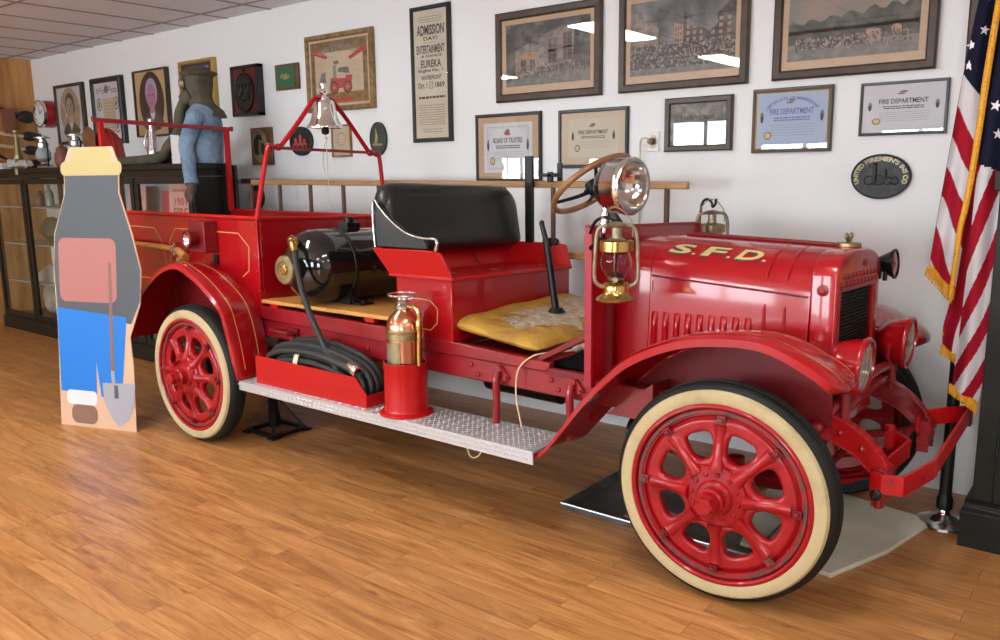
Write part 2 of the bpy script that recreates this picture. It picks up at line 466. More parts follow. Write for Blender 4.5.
# front wall with tall shop windows behind the camera
WIN = [(-8.9,-7.8,1.95),(-6.9,-5.7,1.90),(-5.25,-4.0,2.45),(-3.75,-2.3,2.05),(-2.0,-.9,2.2),(1.2,2.6,2.3)]; WZ0, WZ1 = .86, 2.5
b = MB(); b.box(XL,XR,YF-.12,YF,0,WZ0); b.box(XL,XR,YF-.12,YF,WZ1,H)
xs = [XL]+[c for w_ in WIN for c in w_[:2]]+[XR]
for a_, c_ in zip(xs[0::2], xs[1::2]): b.box(a_,c_,YF-.12,YF,WZ0,WZ1)
for a_, c_, z_ in WIN: b.box(a_,c_,YF-.12,YF,z_,WZ1)
struct(b.build('wall_front','wall_front_paint',smooth=0))
for i, (a_, c_, WZ1) in enumerate(WIN):
    f = MB(); t = .05
    f.box(a_,c_,YF-.08,YF-.02,WZ0,WZ0+t); f.box(a_,c_,YF-.08,YF-.02,WZ1-t,WZ1); f.box(a_,a_+t,YF-.08,YF-.02,WZ0+t,WZ1-t); f.box(c_-t,c_,YF-.08,YF-.02,WZ0+t,WZ1-t)
    m_ = (a_+c_)/2; f.box(m_-.025,m_+.025,YF-.08,YF-.02,WZ0+t,WZ1-t)
    wo = struct(f.build('window_%d'%(i+1),'frame_black',smooth=0))
    g = MB(); g.box(a_+t,c_-t,YF-.07,YF-.06,WZ0+t,WZ1-t); g.build('window_glass','window_emit',wo,smooth=0)
# ceiling light troffers
for i, (x, y) in enumerate([(-3.1,-1.1),(.1,-1.1),(-6.2,-2.9),(-3.1,-3.9),(.1,-3.9),(3.2,-1.1),(3.2,-3.9)]):
    t = thing('ceiling_light', 'long ceiling light panel recessed above the floor in front of the red truck', 'ceiling light', (x,y,H-.03), 'ceiling lights over the open floor')
    f = MB(); f.box(x-.16,x+.16,y-.62,y+.62,H-.03,H-.012); f.build('light_frame','plastic_white',t,smooth=0)
    g = MB(); g.box(x-.14,x+.14,y-.60,y+.60,H-.045,H-.03); g.build('diffuser','fixture_emit',t,smooth=0)
# ---------------------------------------------------------------- framed things on the wall
YW = 1.718
class Print:
    def __init__(s, x0, x1, z0, z1, y): s.r = (x0,x1,z0,z1); s.y = y; s.mb = MB(); s.mats = []
    def _m(s, m):
        if m not in s.mats: s.mats.append(m)
        s.mb.cur = s.mats.index(m)
    def P(s, u, v, k): x0,x1,z0,z1 = s.r; return (x0+u*(x1-x0), s.y-k*.0005, z0+v*(z1-z0))
    def poly(s, m, pts, k=1): s._m(m); s.mb.add([s.P(u,v,k) for u,v in pts],[tuple(range(len(pts)))]); return s
    def rect(s, m, u0, v0, u1, v1, k=1): return s.poly(m, [(u0,v0),(u1,v0),(u1,v1),(u0,v1)], k)
    def oval(s, m, cu, cv, ru, rv, k=1, n=36): return s.poly(m, [(cu+ru*math.cos(2*PI*i/n), cv+rv*math.sin(2*PI*i/n)) for i in range(n)], k)
    def line(s, m, u0, v0, u1, v1, wd=.004, k=1):
        x0,x1,z0,z1 = s.r; W, Hh = x1-x0, z1-z0
        a, c = V((u0*W,v0*Hh)), V((u1*W,v1*Hh)); t = (c-a).normalized(); nn = V((-t.y,t.x))*wd/2
        return s.poly(m, [((p.x)/W,(p.y)/Hh) for p in (a-nn,c-nn,c+nn,a+nn)], k)
    def text(s, m, t, u0, v0, u1, v1, k=2, off=.02, shear=0):
        s._m(m); text_fit(s.mb, t, lambda a,b,w: s.P(u0+a*(u1-u0), v0+b*(v1-v0), k), off, 0, shear); return s
    def arc_text(s, m, t, cu, cv, ru, rv, a0, a1, h, k=2):
        s._m(m); text_fit(s.mb, t, lambda a,b,w: s.P(cu+(ru+b*h)*math.cos(a0+a*(a1-a0)), cv+(rv+b*h)*math.sin(a0+a*(a1-a0)), k), .02, 0); return s
    def scribble(s, m, u0, v0, u1, v1, rows, k=2, wd=.35):
        for i in range(rows):
            v = v1-(i+.5)*(v1-v0)/rows; hh = (v1-v0)/rows*wd/2; u = u0+random.uniform(0,.04)*(u1-u0)
            while u < u1-.02*(u1-u0):
                e = min(u1, u+random.uniform(.05,.16)*(u1-u0)); s.rect(m, u, v-hh, e, v+hh, k); u = e+.02*(u1-u0)
        return s
    def build(s, name, parent): return s.mb.build(name, s.mats, parent, smooth=0, fix=False)

def framed(name, label, cat, rect, fw, dep, fm, inset=.35, glass=True, group=None, inner=None, back='wood_back'):
    x0,x1,z0,z1 = rect; yb = YW; yf = YW-dep
    t = thing(name, label, cat, ((x0+x1)/2, yb, z0), group)
    f = MB()
    def mould(a, c, nrm):
        # bevelled frame moulding strips with mitred corners
        pass
    prof = [(0,yb),(0,yf+.2*dep),(.18*fw,yf),(.80*fw,yf+.05*dep),(fw,yf+.35*dep),(fw,yb)]
    secs = []
    for (cx, cz, sx, sz) in ((x0,z0,1,1),(x1,z0,-1,1),(x1,z1,-1,-1),(x0,z1,1,-1)):
        secs.append([(cx+sx*a, y, cz+sz*a) for a, y in prof])
    f.loft(secs, caps=False, loop=True)
    f.build('frame', fm, t, smooth=0)
    yp = yf+inset*dep+.003
    bk = MB(); bk.box(x0+.5*fw, x1-.5*fw, yp, yb, z0+.5*fw, z1-.5*fw); bk.build('backing', back, t, smooth=0)
    ir = (x0+fw*.95, x1-fw*.95, z0+fw*.95, z1-fw*.95)
    if inner:
        q = MB(); wq, mq = inner; secs = []
        for (cx, cz, sx, sz) in ((ir[0],ir[2],1,1),(ir[1],ir[2],-1,1),(ir[1],ir[3],-1,-1),(ir[0],ir[3],1,-1)):
            secs.append([(cx+sx*a, y, cz+sz*a) for a, y in ((-.002,yp-.001),(0,yf+.25*dep),(wq,yf+.45*dep),(wq,yp-.001))])
        q.loft(secs, caps=False, loop=True); q.build('inner_trim', mq, t, smooth=0)
    pr = Print(*ir, yp-.0005)
    if glass:
        g = MB(); g.box(ir[0],ir[1],yf+.30*dep-.002,yf+.30*dep,ir[2],ir[3]); g.build('glass_pane','pane',t,smooth=0)
    return t, pr

def crowd(pr, u0, v0, u1, v1, k=3, n=60, m='print_crowd', m2='paper_old'):
    for i in range(n*3):
        u = random.uniform(u0,u1); v = random.uniform(v0,v1); w = random.uniform(.003,.007); h = random.uniform(.010,.026)
        mm = random.choice([m,m,'print_dark','print_mid','print_house'])
        pr.oval(mm, u, v, w, h, k+i*.004, 6)

# tall broadside
t, p = framed('framed_poster','tall narrow black-framed old playbill headed ADMISSION DAY with EUREKA printed below','poster',(-3.142,-2.767,1.844,2.783),.030,.03,'frame_black')
p.rect('paper_cream',0,0,1,1,0)
for s_, a_, v0, v1, b_ in [('ADMISSION',.10,.805,.885,.92),('DAY!',.30,.765,.795,.72),('ENTERTAINMENT',.08,.665,.73,.92),('& DANCE',.22,.635,.655,.84),
                     ('EUREKA',.20,.555,.615,.82),('Engine No. 1',.12,.515,.545,.86),('WATERFRONT',.20,.46,.495,.82),('Oct. 1',.10,.395,.44,.38),('1869',.62,.395,.44,.90)]:
    p.text('ink', s_, a_, v0, b_, v1, 2, .03)
p.rect('print_mid',.44,.39,.56,.445,2); p.rect('paper_old',.455,.395,.545,.44,3)
p.scribble('ink_soft',.15,.90,.85,.955,3); p.scribble('ink_soft',.30,.74,.7,.755,1); p.scribble('ink',.10,.31,.92,.335,1,wd=.7)
p.scribble('ink_soft',.10,.10,.9,.27,9); p.scribble('ink_soft',.2,.04,.8,.08,2); p.build('printed_sheet',t)

# big lithographs (plain stand-in scenes)
t, p = framed('framed_print','large brown-framed dark night street print, nearest the tall playbill','picture',(-2.362,-1.549,2.079,2.647),.052,.034,'wood_frame')
p.rect('mat_tan',0,0,1,1,0); a=(.05,.10,.96,.93)
p.rect('print_dark',a[0],a[1],a[2],a[3],1)
p.poly('print_mid',[(.42,.32),(.78,.36),(.80,.82),(.60,.80),(.42,.72)],2)
for (x_, z_) in ((.52,.50),(.68,.54),(.52,.36),(.68,.38)): p.rect('print_dark',x_-.002,z_-.002,x_+.09,z_+.20,3); p.line('print_house',x_,z_,x_+.088,z_,.003,4); p.line('print_house',x_+.044,z_,x_+.044,z_+.195,.003,4); p.line('print_house',x_,z_+.195,x_+.088,z_+.195,.003,4); p.line('print_house',x_,z_,x_,z_+.195,.003,4)
p.poly('print_house',[(.16,.20),(.42,.26),(.42,.54),(.16,.56)],3); p.poly('print_mid',[(.14,.56),(.30,.66),(.46,.60),(.44,.53)],4)
p.rect('print_dark',.22,.28,.28,.44,5); p.rect('print_dark',.32,.28,.38,.44,5)
p.poly('print_road',[(a[0],a[1]),(a[2],a[1]),(a[2],.30),(.6,.26),(a[0],.16)],4); crowd(p,.18,.20,.93,.36,5,110); p.build('printed_sheet',t)
t, p = framed('framed_print','large brown-framed crowd print with pale smoke plume, middle of the three big prints','picture',(-1.426,-.628,2.079,2.66),.048,.034,'wood_frame')
p.rect('mat_tan',0,0,1,1,0); a=(.045,.09,.96,.93)
p.rect('print_smoke',a[0],a[1],a[2],a[3],1)
for (x0_,x1_,z0_,z1_,z2_) in ((.05,.20,.40,.86,.78),(.20,.30,.40,.70,.62),(.44,.52,.40,.66,.62),(.52,.72,.40,.78,.60),(.72,.96,.38,.60,.88)):
    p.poly('print_mid' if x0_<.3 else 'print_house' if x0_<.5 else 'print_dark',[(x0_,z0_),(x1_,z0_),(x1_,z2_),(x0_,z1_)],2)
    for i in range(3):
        for j in range(4): 
            xx=x0_+(x1_-x0_)*(.15+.28*i); zz=z0_+.03+j*.07; p.rect('print_house' if x0_>.5 or x0_<.3 else 'print_dark',xx,zz,xx+(x1_-x0_)*.13,zz+.04,3)
p.poly('print_smoke',[(.55,.62),(.62,.74),(.58,.86),(.66,.93),(.86,.93),(.88,.80),(.80,.70),(.82,.60),(.74,.52),(.70,.56)],4)
p.rect('print_crowd',a[0],.16,a[2],.42,4); p.poly('print_road',[(a[0],a[1]),(a[2],a[1]),(a[2],.17),(a[0],.15)],4); crowd(p,.06,.18,.94,.44,5,150); p.build('printed_sheet',t)
t, p = framed('framed_print','large brown-framed landscape print with dark trees and dusk sky, above the pale blue certificate','picture',(-.492,.294,2.080,2.66),.048,.034,'wood_frame')
p.rect('mat_tan',0,0,1,1,0); a=(.045,.09,.95,.93)
p.rect('print_dusk',a[0],a[1],a[2],a[3],1)
tr=[(a[0],.36)]+[(a[0]+(a[2]-a[0])*i/24,.44+.035*math.sin(i*1.7)+.03*random.random()+.006*i) for i in range(25)]+[(a[2],.36)]
p.poly('print_tree',tr,2); p.rect('print_tree',a[0],.26,a[2],.40,2); p.rect('print_crowd',.10,.20,.60,.32,3); p.rect('print_road',a[0],a[1],a[2],.21,3)
p.poly('print_house',[(.60,.24),(.70,.24),(.70,.34),(.60,.35)],4); p.oval('print_house',.80,.33,.035,.04,4); crowd(p,.10,.19,.9,.31,5,90,'print_crowd'); p.build('printed_sheet',t)
t, p = framed('framed_print','large olive-brown picture frame mostly hidden by the flag, last on the right','picture',(.418,1.18,2.076,2.66),.05,.034,'wood_frame')
p.rect('mat_tan',0,0,1,1,0); p.rect('print_dusk',.06,.1,.94,.93,1); p.rect('print_tree',.06,.1,.94,.45,2); p.build('printed_sheet',t)

# certificates
def cert(p, paper, k0, title, seal=None, border=False, a=(.0,.0,1,1), tm='ink'):
    u0,v0,u1,v1 = a; U=lambda x:u0+x*(u1-u0); W=lambda x:v0+x*(v1-v0)
    p.rect(paper,u0,v0,u1,v1,k0)
    if border:
        for (q0,q1,q2,q3) in ((.08,.08,.92,.08),(.92,.08,.92,.92),(.92,.92,.08,.92),(.08,.92,.08,.08)): p.line('ink_soft',U(q0),W(q1),U(q2),W(q3),.003,k0+1)
        for (q0,q1,q2,q3) in ((.11,.11,.89,.11),(.89,.11,.89,.89),(.89,.89,.11,.89),(.11,.89,.11,.11)): p.line('ink_soft',U(q0),W(q1),U(q2),W(q3),.0012,k0+1)
    p.oval('print_mid',U(.5),W(.84),.05*(u1-u0),.025,k0+1); p.oval('print_mid',U(.47),W(.80),.05*(u1-u0),.018,k0+2)
    p.text(tm,title,U(.20),W(.60),U(.80),W(.70),k0+1)
    p.scribble(tm,U(.25),W(.48),U(.75),W(.56),2,k0+1,.5); p.scribble('ink_soft',U(.2),W(.22),U(.82),W(.44),5,k0+1,.16)
    for c_ in (.08,.90): p.oval('print_mid',U(c_+.01),W(.56),.026*(u1-u0),.09,k0+1); p.oval('ink',U(c_+.01),W(.52),.018*(u1-u0),.06,k0+2)
    if seal: p.oval(seal,U(.18),W(.24),.055*(u1-u0),.07,k0+2); p.oval('paper_old' if seal!='cast_gold' else 'gold_letter',U(.18),W(.24),.035*(u1-u0),.045,k0+3)
t,p=framed('framed_certificate','black-framed certificate with pink mat and drawn border, above the seat back','certificate',(-2.554,-2.002,1.557,2.011),.022,.022,'frame_black')
p.rect('mat_tan',0,0,1,1,0); cert(p,'paper_white',1,'BOARD OF TRUSTEES','cast_gold',True,(.10,.10,.90,.90)); p.poly('ink_red',[(p_+.5,q_+.72) for p_,q_ in ((-.05,-.02),(.05,-.02),(.03,.05),(-.03,.05))],5); p.build('printed_sheet',t)
t,p=framed('framed_certificate','black-framed certificate with tan mat reading Fire Department, left of the wall outlet','certificate',(-1.866,-1.360,1.642,2.004),.022,.022,'frame_black')
p.rect('mat_cream',0,0,1,1,0); cert(p,'paper_cream',1,'FIRE DEPARTMENT','cast_gold',False,(.12,.14,.90,.88)); p.build('printed_sheet',t)
t,p=framed('framed_certificate','small dark carved-frame certificate full of window reflections, right of the wall outlet','certificate',(-1.116,-.705,1.726,2.029),.036,.03,'wood_frame')
cert(p,'print_mid',0,'FIRE DEPARTMENT'); p.build('printed_sheet',t)
t,p=framed('framed_certificate','pale blue certificate with gold seal in dark frame edged with gold beading','certificate',(-.591,-.170,1.707,2.043),.018,.026,'wood_frame',inner=(.008,'frame_gold'))
cert(p,'paper_blue',0,'FIRE DEPARTMENT','cast_gold',False,(0,0,1,1),'ink_blue'); p.arc_text('ink_blue','CERTIFICATE OF MEMBERSHIP',.5,.55,.36,.30,PI*.86,PI*.14,.05,2); p.build('printed_sheet',t)
t,p=framed('framed_certificate','thin black-framed white certificate above the oval iron plaque','certificate',(-.038,.361,1.777,2.035),.014,.02,'frame_black')
cert(p,'paper_white',0,'FIRE DEPARTMENT','cast_gold',False,(0,0,1,1)); p.build('printed_sheet',t)

# engine picture
t,p=framed('framed_picture','faded picture of a red steam fire engine in bronze frame, above the bell','picture',(-4.307,-3.534,2.116,2.706),.040,.04,'frame_bronze')
p.rect('paper_old',0,0,1,1,0); p.rect('frame_bronze',.03,.04,.97,.96,1); p.rect('paper_old',.10,.20,.90,.80,2)
p.poly('ink_red',[(.05,.80),(.30,.70),(.32,.74),(.10,.88)],3); p.poly('ink_red',[(.95,.86),(.66,.70),(.70,.66),(.96,.78)],3)
p.arc_text('ink_soft','FIRE ENGINES',.5,.70,.30,.12,PI*.85,PI*.15,.09,4)
p.rect('ink_soft',.40,.32,.46,.60,3); p.poly('ink_red',[(.34,.26),(.70,.26),(.72,.44),(.62,.44),(.60,.40),(.36,.42)],4)
for c_ in (.42,.64): p.oval('ink',c_,.27,.075,.09,5); p.oval('ink_red',c_,.27,.058,.07,6); p.oval('ink_soft',c_,.27,.02,.025,7)
p.poly('print_mid',[(.14,.30),(.28,.30),(.28,.52),(.20,.50)],3); p.poly('print_mid',[(.48,.50),(.68,.46),(.66,.56),(.50,.56)],3); p.oval('print_mid',.46,.64,.05,.03,4); p.rect('ink_red',.28,.06,.72,.12,3); p.build('printed_sheet',t)

# portraits (plain stand-ins)
def portrait(p, skin, hair, coat, ov, bg, shirt='paper_white'):
    p.rect(bg,0,0,1,1,0); p.oval(ov,.5,.52,.40,.47,1); 
    p.poly(coat,[(.16,.18),(.26,.28),(.42,.36),(.62,.36),(.78,.26),(.86,.20),(.74,.08),(.5,.05),(.27,.08)],2)
    p.poly(shirt,[(.42,.36),(.50,.18),(.60,.36)],3); p.oval(hair,.51,.66,.19,.23,3); p.rect(skin,.43,.34,.59,.46,4); p.oval(skin,.50,.60,.145,.20,5)
    for c_ in (.44,.56): p.oval('ink',c_,.63,.022,.012,6,10); p.line(hair,c_-.035,.665,c_+.035,.67,.010,6)
    p.poly('ink_soft',[(.49,.62),(.53,.55),(.47,.55)],6); p.line('ink_red',.455,.495,.55,.495,.008,6)
t,p=framed('framed_portrait','sepia oval portrait of a dark-haired person in a green coat, nearest the red clock','portrait',(-8.70,-8.06,1.995,2.648),.035,.05,'wood_frame')
portrait(p,'skin_print','ink','coat_green','oval_tan','paper_white'); p.build('printed_sheet',t)
t,p=framed('framed_document','black-framed sheet with blue scrollwork and small oval heads, between the two oval portraits','document',(-7.85,-7.225,1.971,2.654),.055,.055,'frame_black')
p.rect('paper_white',0,0,1,1,0); p.rect('paper_old',.32,.12,.80,.72,1)
for k in range(7): p.oval('ink_blue',.14+.12*k,.86+.03*math.sin(k*2),.055,.04,2); p.oval('paper_white',.14+.12*k,.86+.03*math.sin(k*2),.035,.022,3)
p.oval('ink_blue',.5,.88,.09,.07,4); p.oval('ink_red',.5,.88,.05,.04,5)
for (cx_,cz_) in ((.18,.62),(.86,.62),(.20,.16),(.84,.22)): p.oval('ink',cx_,cz_,.10,.11,4); p.oval('paper_white',cx_,cz_,.08,.09,5); p.oval('print_mid',cx_,cz_,.045,.06,6)
p.scribble('ink_soft',.36,.18,.76,.66,9,3,.2); p.build('printed_sheet',t)
t,p=framed('framed_portrait','violet-toned oval portrait of a grey-haired person on a tan board, thin dark frame','portrait',(-6.975,-6.37,2.019,2.661),.018,.05,'wood_frame')
portrait(p,'skin_violet','hair_grey','ink','dark_oval','board_tan'); p.build('printed_sheet',t)
t,p=framed('framed_picture','gold-framed dark picture half hidden behind the hooded mannequin','picture',(-6.14,-5.58,2.06,2.677),.035,.05,'frame_gold')
p.rect('dark_oval',0,0,1,1,0); p.rect('ink_blue',.1,.8,.9,.95,1); p.oval('ink_red',.45,.87,.12,.05,2); p.oval('skin_violet',.75,.87,.1,.05,2); p.scribble('ink_soft',.15,.1,.85,.7,8); p.build('printed_sheet',t)

# carved / cast wall pieces
def slab(b, x0,x1,z0,z1,dep): b.box(x0,x1,YW-dep,YW,z0,z1)
def oval_slab(b, cx, cz, rx, rz, y0, y1, n=48):
    b.prism([(cx+rx*math.cos(2*PI*i/n), cz+rz*math.sin(2*PI*i/n)) for i in range(n)],'y',y1,y0)
def oval_ring(b, cx, cz, rx, rz, y, r_, n=48): b.tube([(cx+rx*math.cos(2*PI*i/n), y, cz+rz*math.sin(2*PI*i/n)) for i in range(n)], r_, 8, closed=True)
t=thing('wall_plaque','deep dark box plaque with black oval relief on maroon board, right of the mannequin','plaque',(-5.13,YW,2.145))
b=MB(); slab(b,-5.28,-4.93,2.145,2.548,.055); b.build('board','plaque_red',t,smooth=0)
b=MB()
for q in ((-5.30,-5.265,2.135,2.56),(-4.945,-4.91,2.135,2.56),(-5.30,-4.91,2.135,2.165),(-5.30,-4.91,2.53,2.56)): b.box(q[0],q[1],YW-.062,YW,q[2],q[3])
b.build('frame','frame_black',t,bevel=.003,smooth=0)
b=MB(); oval_slab(b,-5.105,2.33,.135,.165,YW-.066,YW-.055); oval_ring(b,-5.105,2.33,.128,.158,YW-.068,.008)
for k in range(5): b.ell((-5.165+.03*k,YW-.068,2.33+.04*math.sin(k*2.1)),(.022,.014,.04))
for k in range(4): b.bar((-5.175+.045*k,YW-.066,2.26),(-5.165+.045*k,YW-.066,2.40),.010,.016,(0,1,0))
b.cyl((-5.105,YW-.07,2.515),(-5.105,YW-.05,2.515),.012); b.build('oval_casting','cast_black',t)
t=thing('wall_plaque','small green square plaque on a brown wooden board, beside the engine picture','plaque',(-4.57,YW,2.32))
b=MB(); slab(b,-4.717,-4.420,2.320,2.527,.025); b.build('board','wood_back',t,bevel=.003,smooth=0)
b=MB(); slab(b,-4.69,-4.455,2.342,2.508,.035); b.build('green_plate','plaque_green',t,bevel=.004,smooth=0)
b=MB(); 
for k in range(6): b.ell((-4.62+.018*k,YW-.037,2.425+.012*math.sin(k*1.9)),(.016,.005,.016))
b.ell((-4.575,YW-.036,2.42),(.05,.004,.02)); b.build('gilt_emblem','cast_gold',t)
t=thing('wall_plaque','brown board with tall gilt oval relief, left of the bell frame','plaque',(-4.965,YW,1.715))
b=MB(); slab(b,-5.110,-4.820,1.715,2.032,.025); b.build('board','wood_back',t,bevel=.003,smooth=0)
b=MB(); oval_slab(b,-4.965,1.874,.10,.135,YW-.032,YW-.024); oval_ring(b,-4.965,1.874,.10,.135,YW-.034,.008); b.build('oval_plate','cast_gold',t)
b=MB(); b.tube([(-5.01,YW-.036,1.80),(-5.02,YW-.037,1.90),(-4.985,YW-.037,1.955),(-4.94,YW-.037,1.93)],[.018,.022,.02,.01],8,5); b.ell((-4.93,YW-.034,1.85),(.03,.006,.05)); b.build('relief','cast_black',t)
t=thing('fire_mark','round black cast fire mark with red relief figures, behind the bell frame','plaque',(-4.434,YW,1.80))
b=MB(); oval_slab(b,-4.434,1.898,.142,.118,YW-.02,YW); oval_ring(b,-4.434,1.898,.137,.112,YW-.02,.007); b.build('disc','cast_black',t)
b=MB()
for (dx_,h_) in ((-.06,.06),(0,.085),(.05,.05)): b.box(-4.434+dx_-.012,-4.434+dx_+.012,YW-.026,YW-.019,1.865,1.865+h_)
for dx_ in (-.06,.05): b.tube([(-4.434+dx_+.026*math.cos(2*PI*i/16),YW-.024,1.862+.026*math.sin(2*PI*i/16)) for i in range(16)],.005,6,closed=True)
b.box(-4.53,-4.35,YW-.024,YW-.019,1.868,1.88); b.build('red_relief','ink_red',t)
t,p=framed('framed_card','small cream card with dotted emblem in a slim tan frame, just below the bell','card',(-4.055,-3.827,1.759,2.011),.014,.02,'frame_bronze')
p.rect('paper_old',0,0,1,1,0)
for k in range(12): p.oval('ink_soft',.5+.24*math.cos(k*PI/6),.56+.22*math.sin(k*PI/6),.04,.03,1,10)
p.text('ink_soft','1866',.36,.14,.64,.22,1); p.build('printed_sheet',t)
t=thing('fire_mark','upright oval dark green cast fire mark, at the right foot of the bell frame','plaque',(-3.518,YW,1.762))
b=MB(); oval_slab(b,-3.518,1.886,.086,.124,YW-.02,YW); oval_ring(b,-3.518,1.886,.082,.120,YW-.02,.006); b.build('disc','cast_green',t)
b=MB(); b.tube([(-3.53,YW-.023,1.85),(-3.52,YW-.024,1.90),(-3.535,YW-.023,1.96)],[.02,.014,.006],8,4); b.box(-3.57,-3.47,YW-.024,YW-.019,1.835,1.85); b.build('relief','cast_gold',t)
t=thing('fire_mark','small round black and red piece low on the wall, seen behind the ladder end','plaque',(-5.09,YW,1.33))
b=MB(); oval_slab(b,-5.09,1.435,.10,.105,YW-.02,YW); oval_ring(b,-5.09,1.435,.096,.10,YW-.02,.006); b.build('disc','cast_black',t)
b=MB(); b.ell((-5.09,YW-.022,1.45),(.045,.006,.04)); b.box(-5.15,-5.03,YW-.025,YW-.019,1.39,1.405); b.build('red_relief','ink_red',t)
# oval company plaque
t=thing('company_plaque',"oval black iron plaque lettered UNITED FIREMEN'S INS CO with an engine in relief",'plaque',(.082,YW,1.464))
cx_,cz_,rx_,rz_=.082,1.575,.141,.111
b=MB(); oval_slab(b,cx_,cz_,rx_,rz_,YW-.018,YW); oval_ring(b,cx_,cz_,rx_-.004,rz_-.004,YW-.018,.005); b.build('disc','cast_black',t)
b=MB()
text_fit(b,"UNITED FIREMEN'S INS CO",lambda a,c,w:(cx_+(rx_-.036+c*.024)*math.cos(PI*1.13-a*PI*1.26),YW-.021-w*.003,cz_+(rz_-.034+c*.024)*math.sin(PI*1.13-a*PI*1.26)),.03)
b.build('raised_lettering','lantern_metal',t,smooth=0,fix=False)
b=MB()
for dx_,r_ in ((-.055,.022),(-.010,.026),(.035,.018),(.066,.018)): 
    c_=(cx_+dx_,YW-.022,cz_-.032+r_*.6); b.tube([(c_[0]+r_*math.cos(2*PI*i/20),c_[1],c_[2]+r_*math.sin(2*PI*i/20)) for i in range(20)],.003,6,closed=True)
    for k in range(4): b.bar((c_[0]-r_*math.cos(k*PI/4),c_[1],c_[2]-r_*math.sin(k*PI/4)),(c_[0]+r_*math.cos(k*PI/4),c_[1],c_[2]+r_*math.sin(k*PI/4)),.002,.002,(0,1,0))
b.cyl((cx_-.028,YW-.022,cz_-.03),(cx_-.028,YW-.022,cz_+.058),.011,.009,12); b.cyl((cx_-.028,YW-.022,cz_+.058),(cx_-.028,YW-.022,cz_+.068),.013,.004,12)
b.cyl((cx_+.022,YW-.022,cz_-.02),(cx_+.022,YW-.022,cz_+.035),.007,.006,12); b.box(cx_-.07,cx_+.08,YW-.026,YW-.018,cz_-.024,cz_-.014)
b.bar((cx_+.03,YW-.022,cz_-.01),(cx_+.085,YW-.022,cz_-.03),.004,.006,(0,1,0)); b.build('engine_relief','cast_black',t)
# outlet with plug and cord
t=thing('wall_outlet','cream wall outlet with a dark plug, between two framed certificates','outlet',(-1.195,YW,1.73))
b=MB(); b.box(-1.232,-1.158,YW-.006,YW,1.730,1.845); b.build('cover_plate','plastic_white',t,bevel=.003,smooth=0)
b=MB(); b.cyl((-1.195,YW-.010,1.812),(-1.195,YW-.005,1.812),.017); b.cyl((-1.195,YW-.010,1.765),(-1.195,YW-.005,1.765),.017); b.build('socket','wire_cream',t)
t=thing('power_cord','cream cord with brown plug running from the outlet down the wall','cord',(-1.195,YW,1.765))
b=MB(); b.cyl((-1.195,YW-.052,1.790),(-1.195,YW-.012,1.790),.017,.021); b.build('plug','wood_back',t)
b=MB(); b.tube([(-1.195,YW-.05,1.79),(-1.215,YW-.075,1.81),(-1.25,YW-.06,1.79),(-1.268,YW-.03,1.70),(-1.272,YW-.012,1.5),(-1.28,YW-.012,1.2),(-1.29,YW-.012,.6),(-1.30,YW-.012,.02)],.006,8,6); b.build('wire','wire_cream',t)
# clock
t=thing('wall_clock','round red and chrome clock with white dial on the wall corner','clock',(-8.92,YW,2.2))
cx_,cz_=-8.86,2.345
b=MB(); b.lathe([(.145,0),(.150,.01),(.150,.13),(.143,.14)],(cx_,YW,cz_),(0,-1,0),40); b.build('case','hat_red',t)
b=MB(); b.lathe([(.150,.13),(.156,.135),(.152,.16),(.135,.16),(.130,.142)],(cx_,YW,cz_),(0,-1,0),40,caps=False); b.build('bezel','chrome',t)
b=MB(); b.cyl((cx_,YW-.143,cz_),(cx_,YW-.141,cz_),.134,n=40); b.build('dial','clock_face',t,smooth=0)
b=MB(); b.bar((cx_,YW-.148,cz_),(cx_+.055,YW-.148,cz_+.04),.008,.003,(0,1,0)); b.bar((cx_,YW-.150,cz_),(cx_-.02,YW-.150,cz_+.10),.005,.003,(0,1,0))
for k in range(12): b.box(cx_+.112*math.cos(k*PI/6)-.005,cx_+.112*math.cos(k*PI/6)+.005,YW-.147,YW-.144,cz_+.112*math.sin(k*PI/6)-.009,cz_+.112*math.sin(k*PI/6)+.009)
b.build('hands_and_marks','ink',t,smooth=0)
# ---------------------------------------------------------------- the fire truck
YC = .72                       # centre line of the truck
T = thing('fire_truck','antique open red fire truck with white-walled wheels lettered S.F.D. on the hood','fire truck',(-1.7,YC,0))
def mir(y): return 2*YC-y

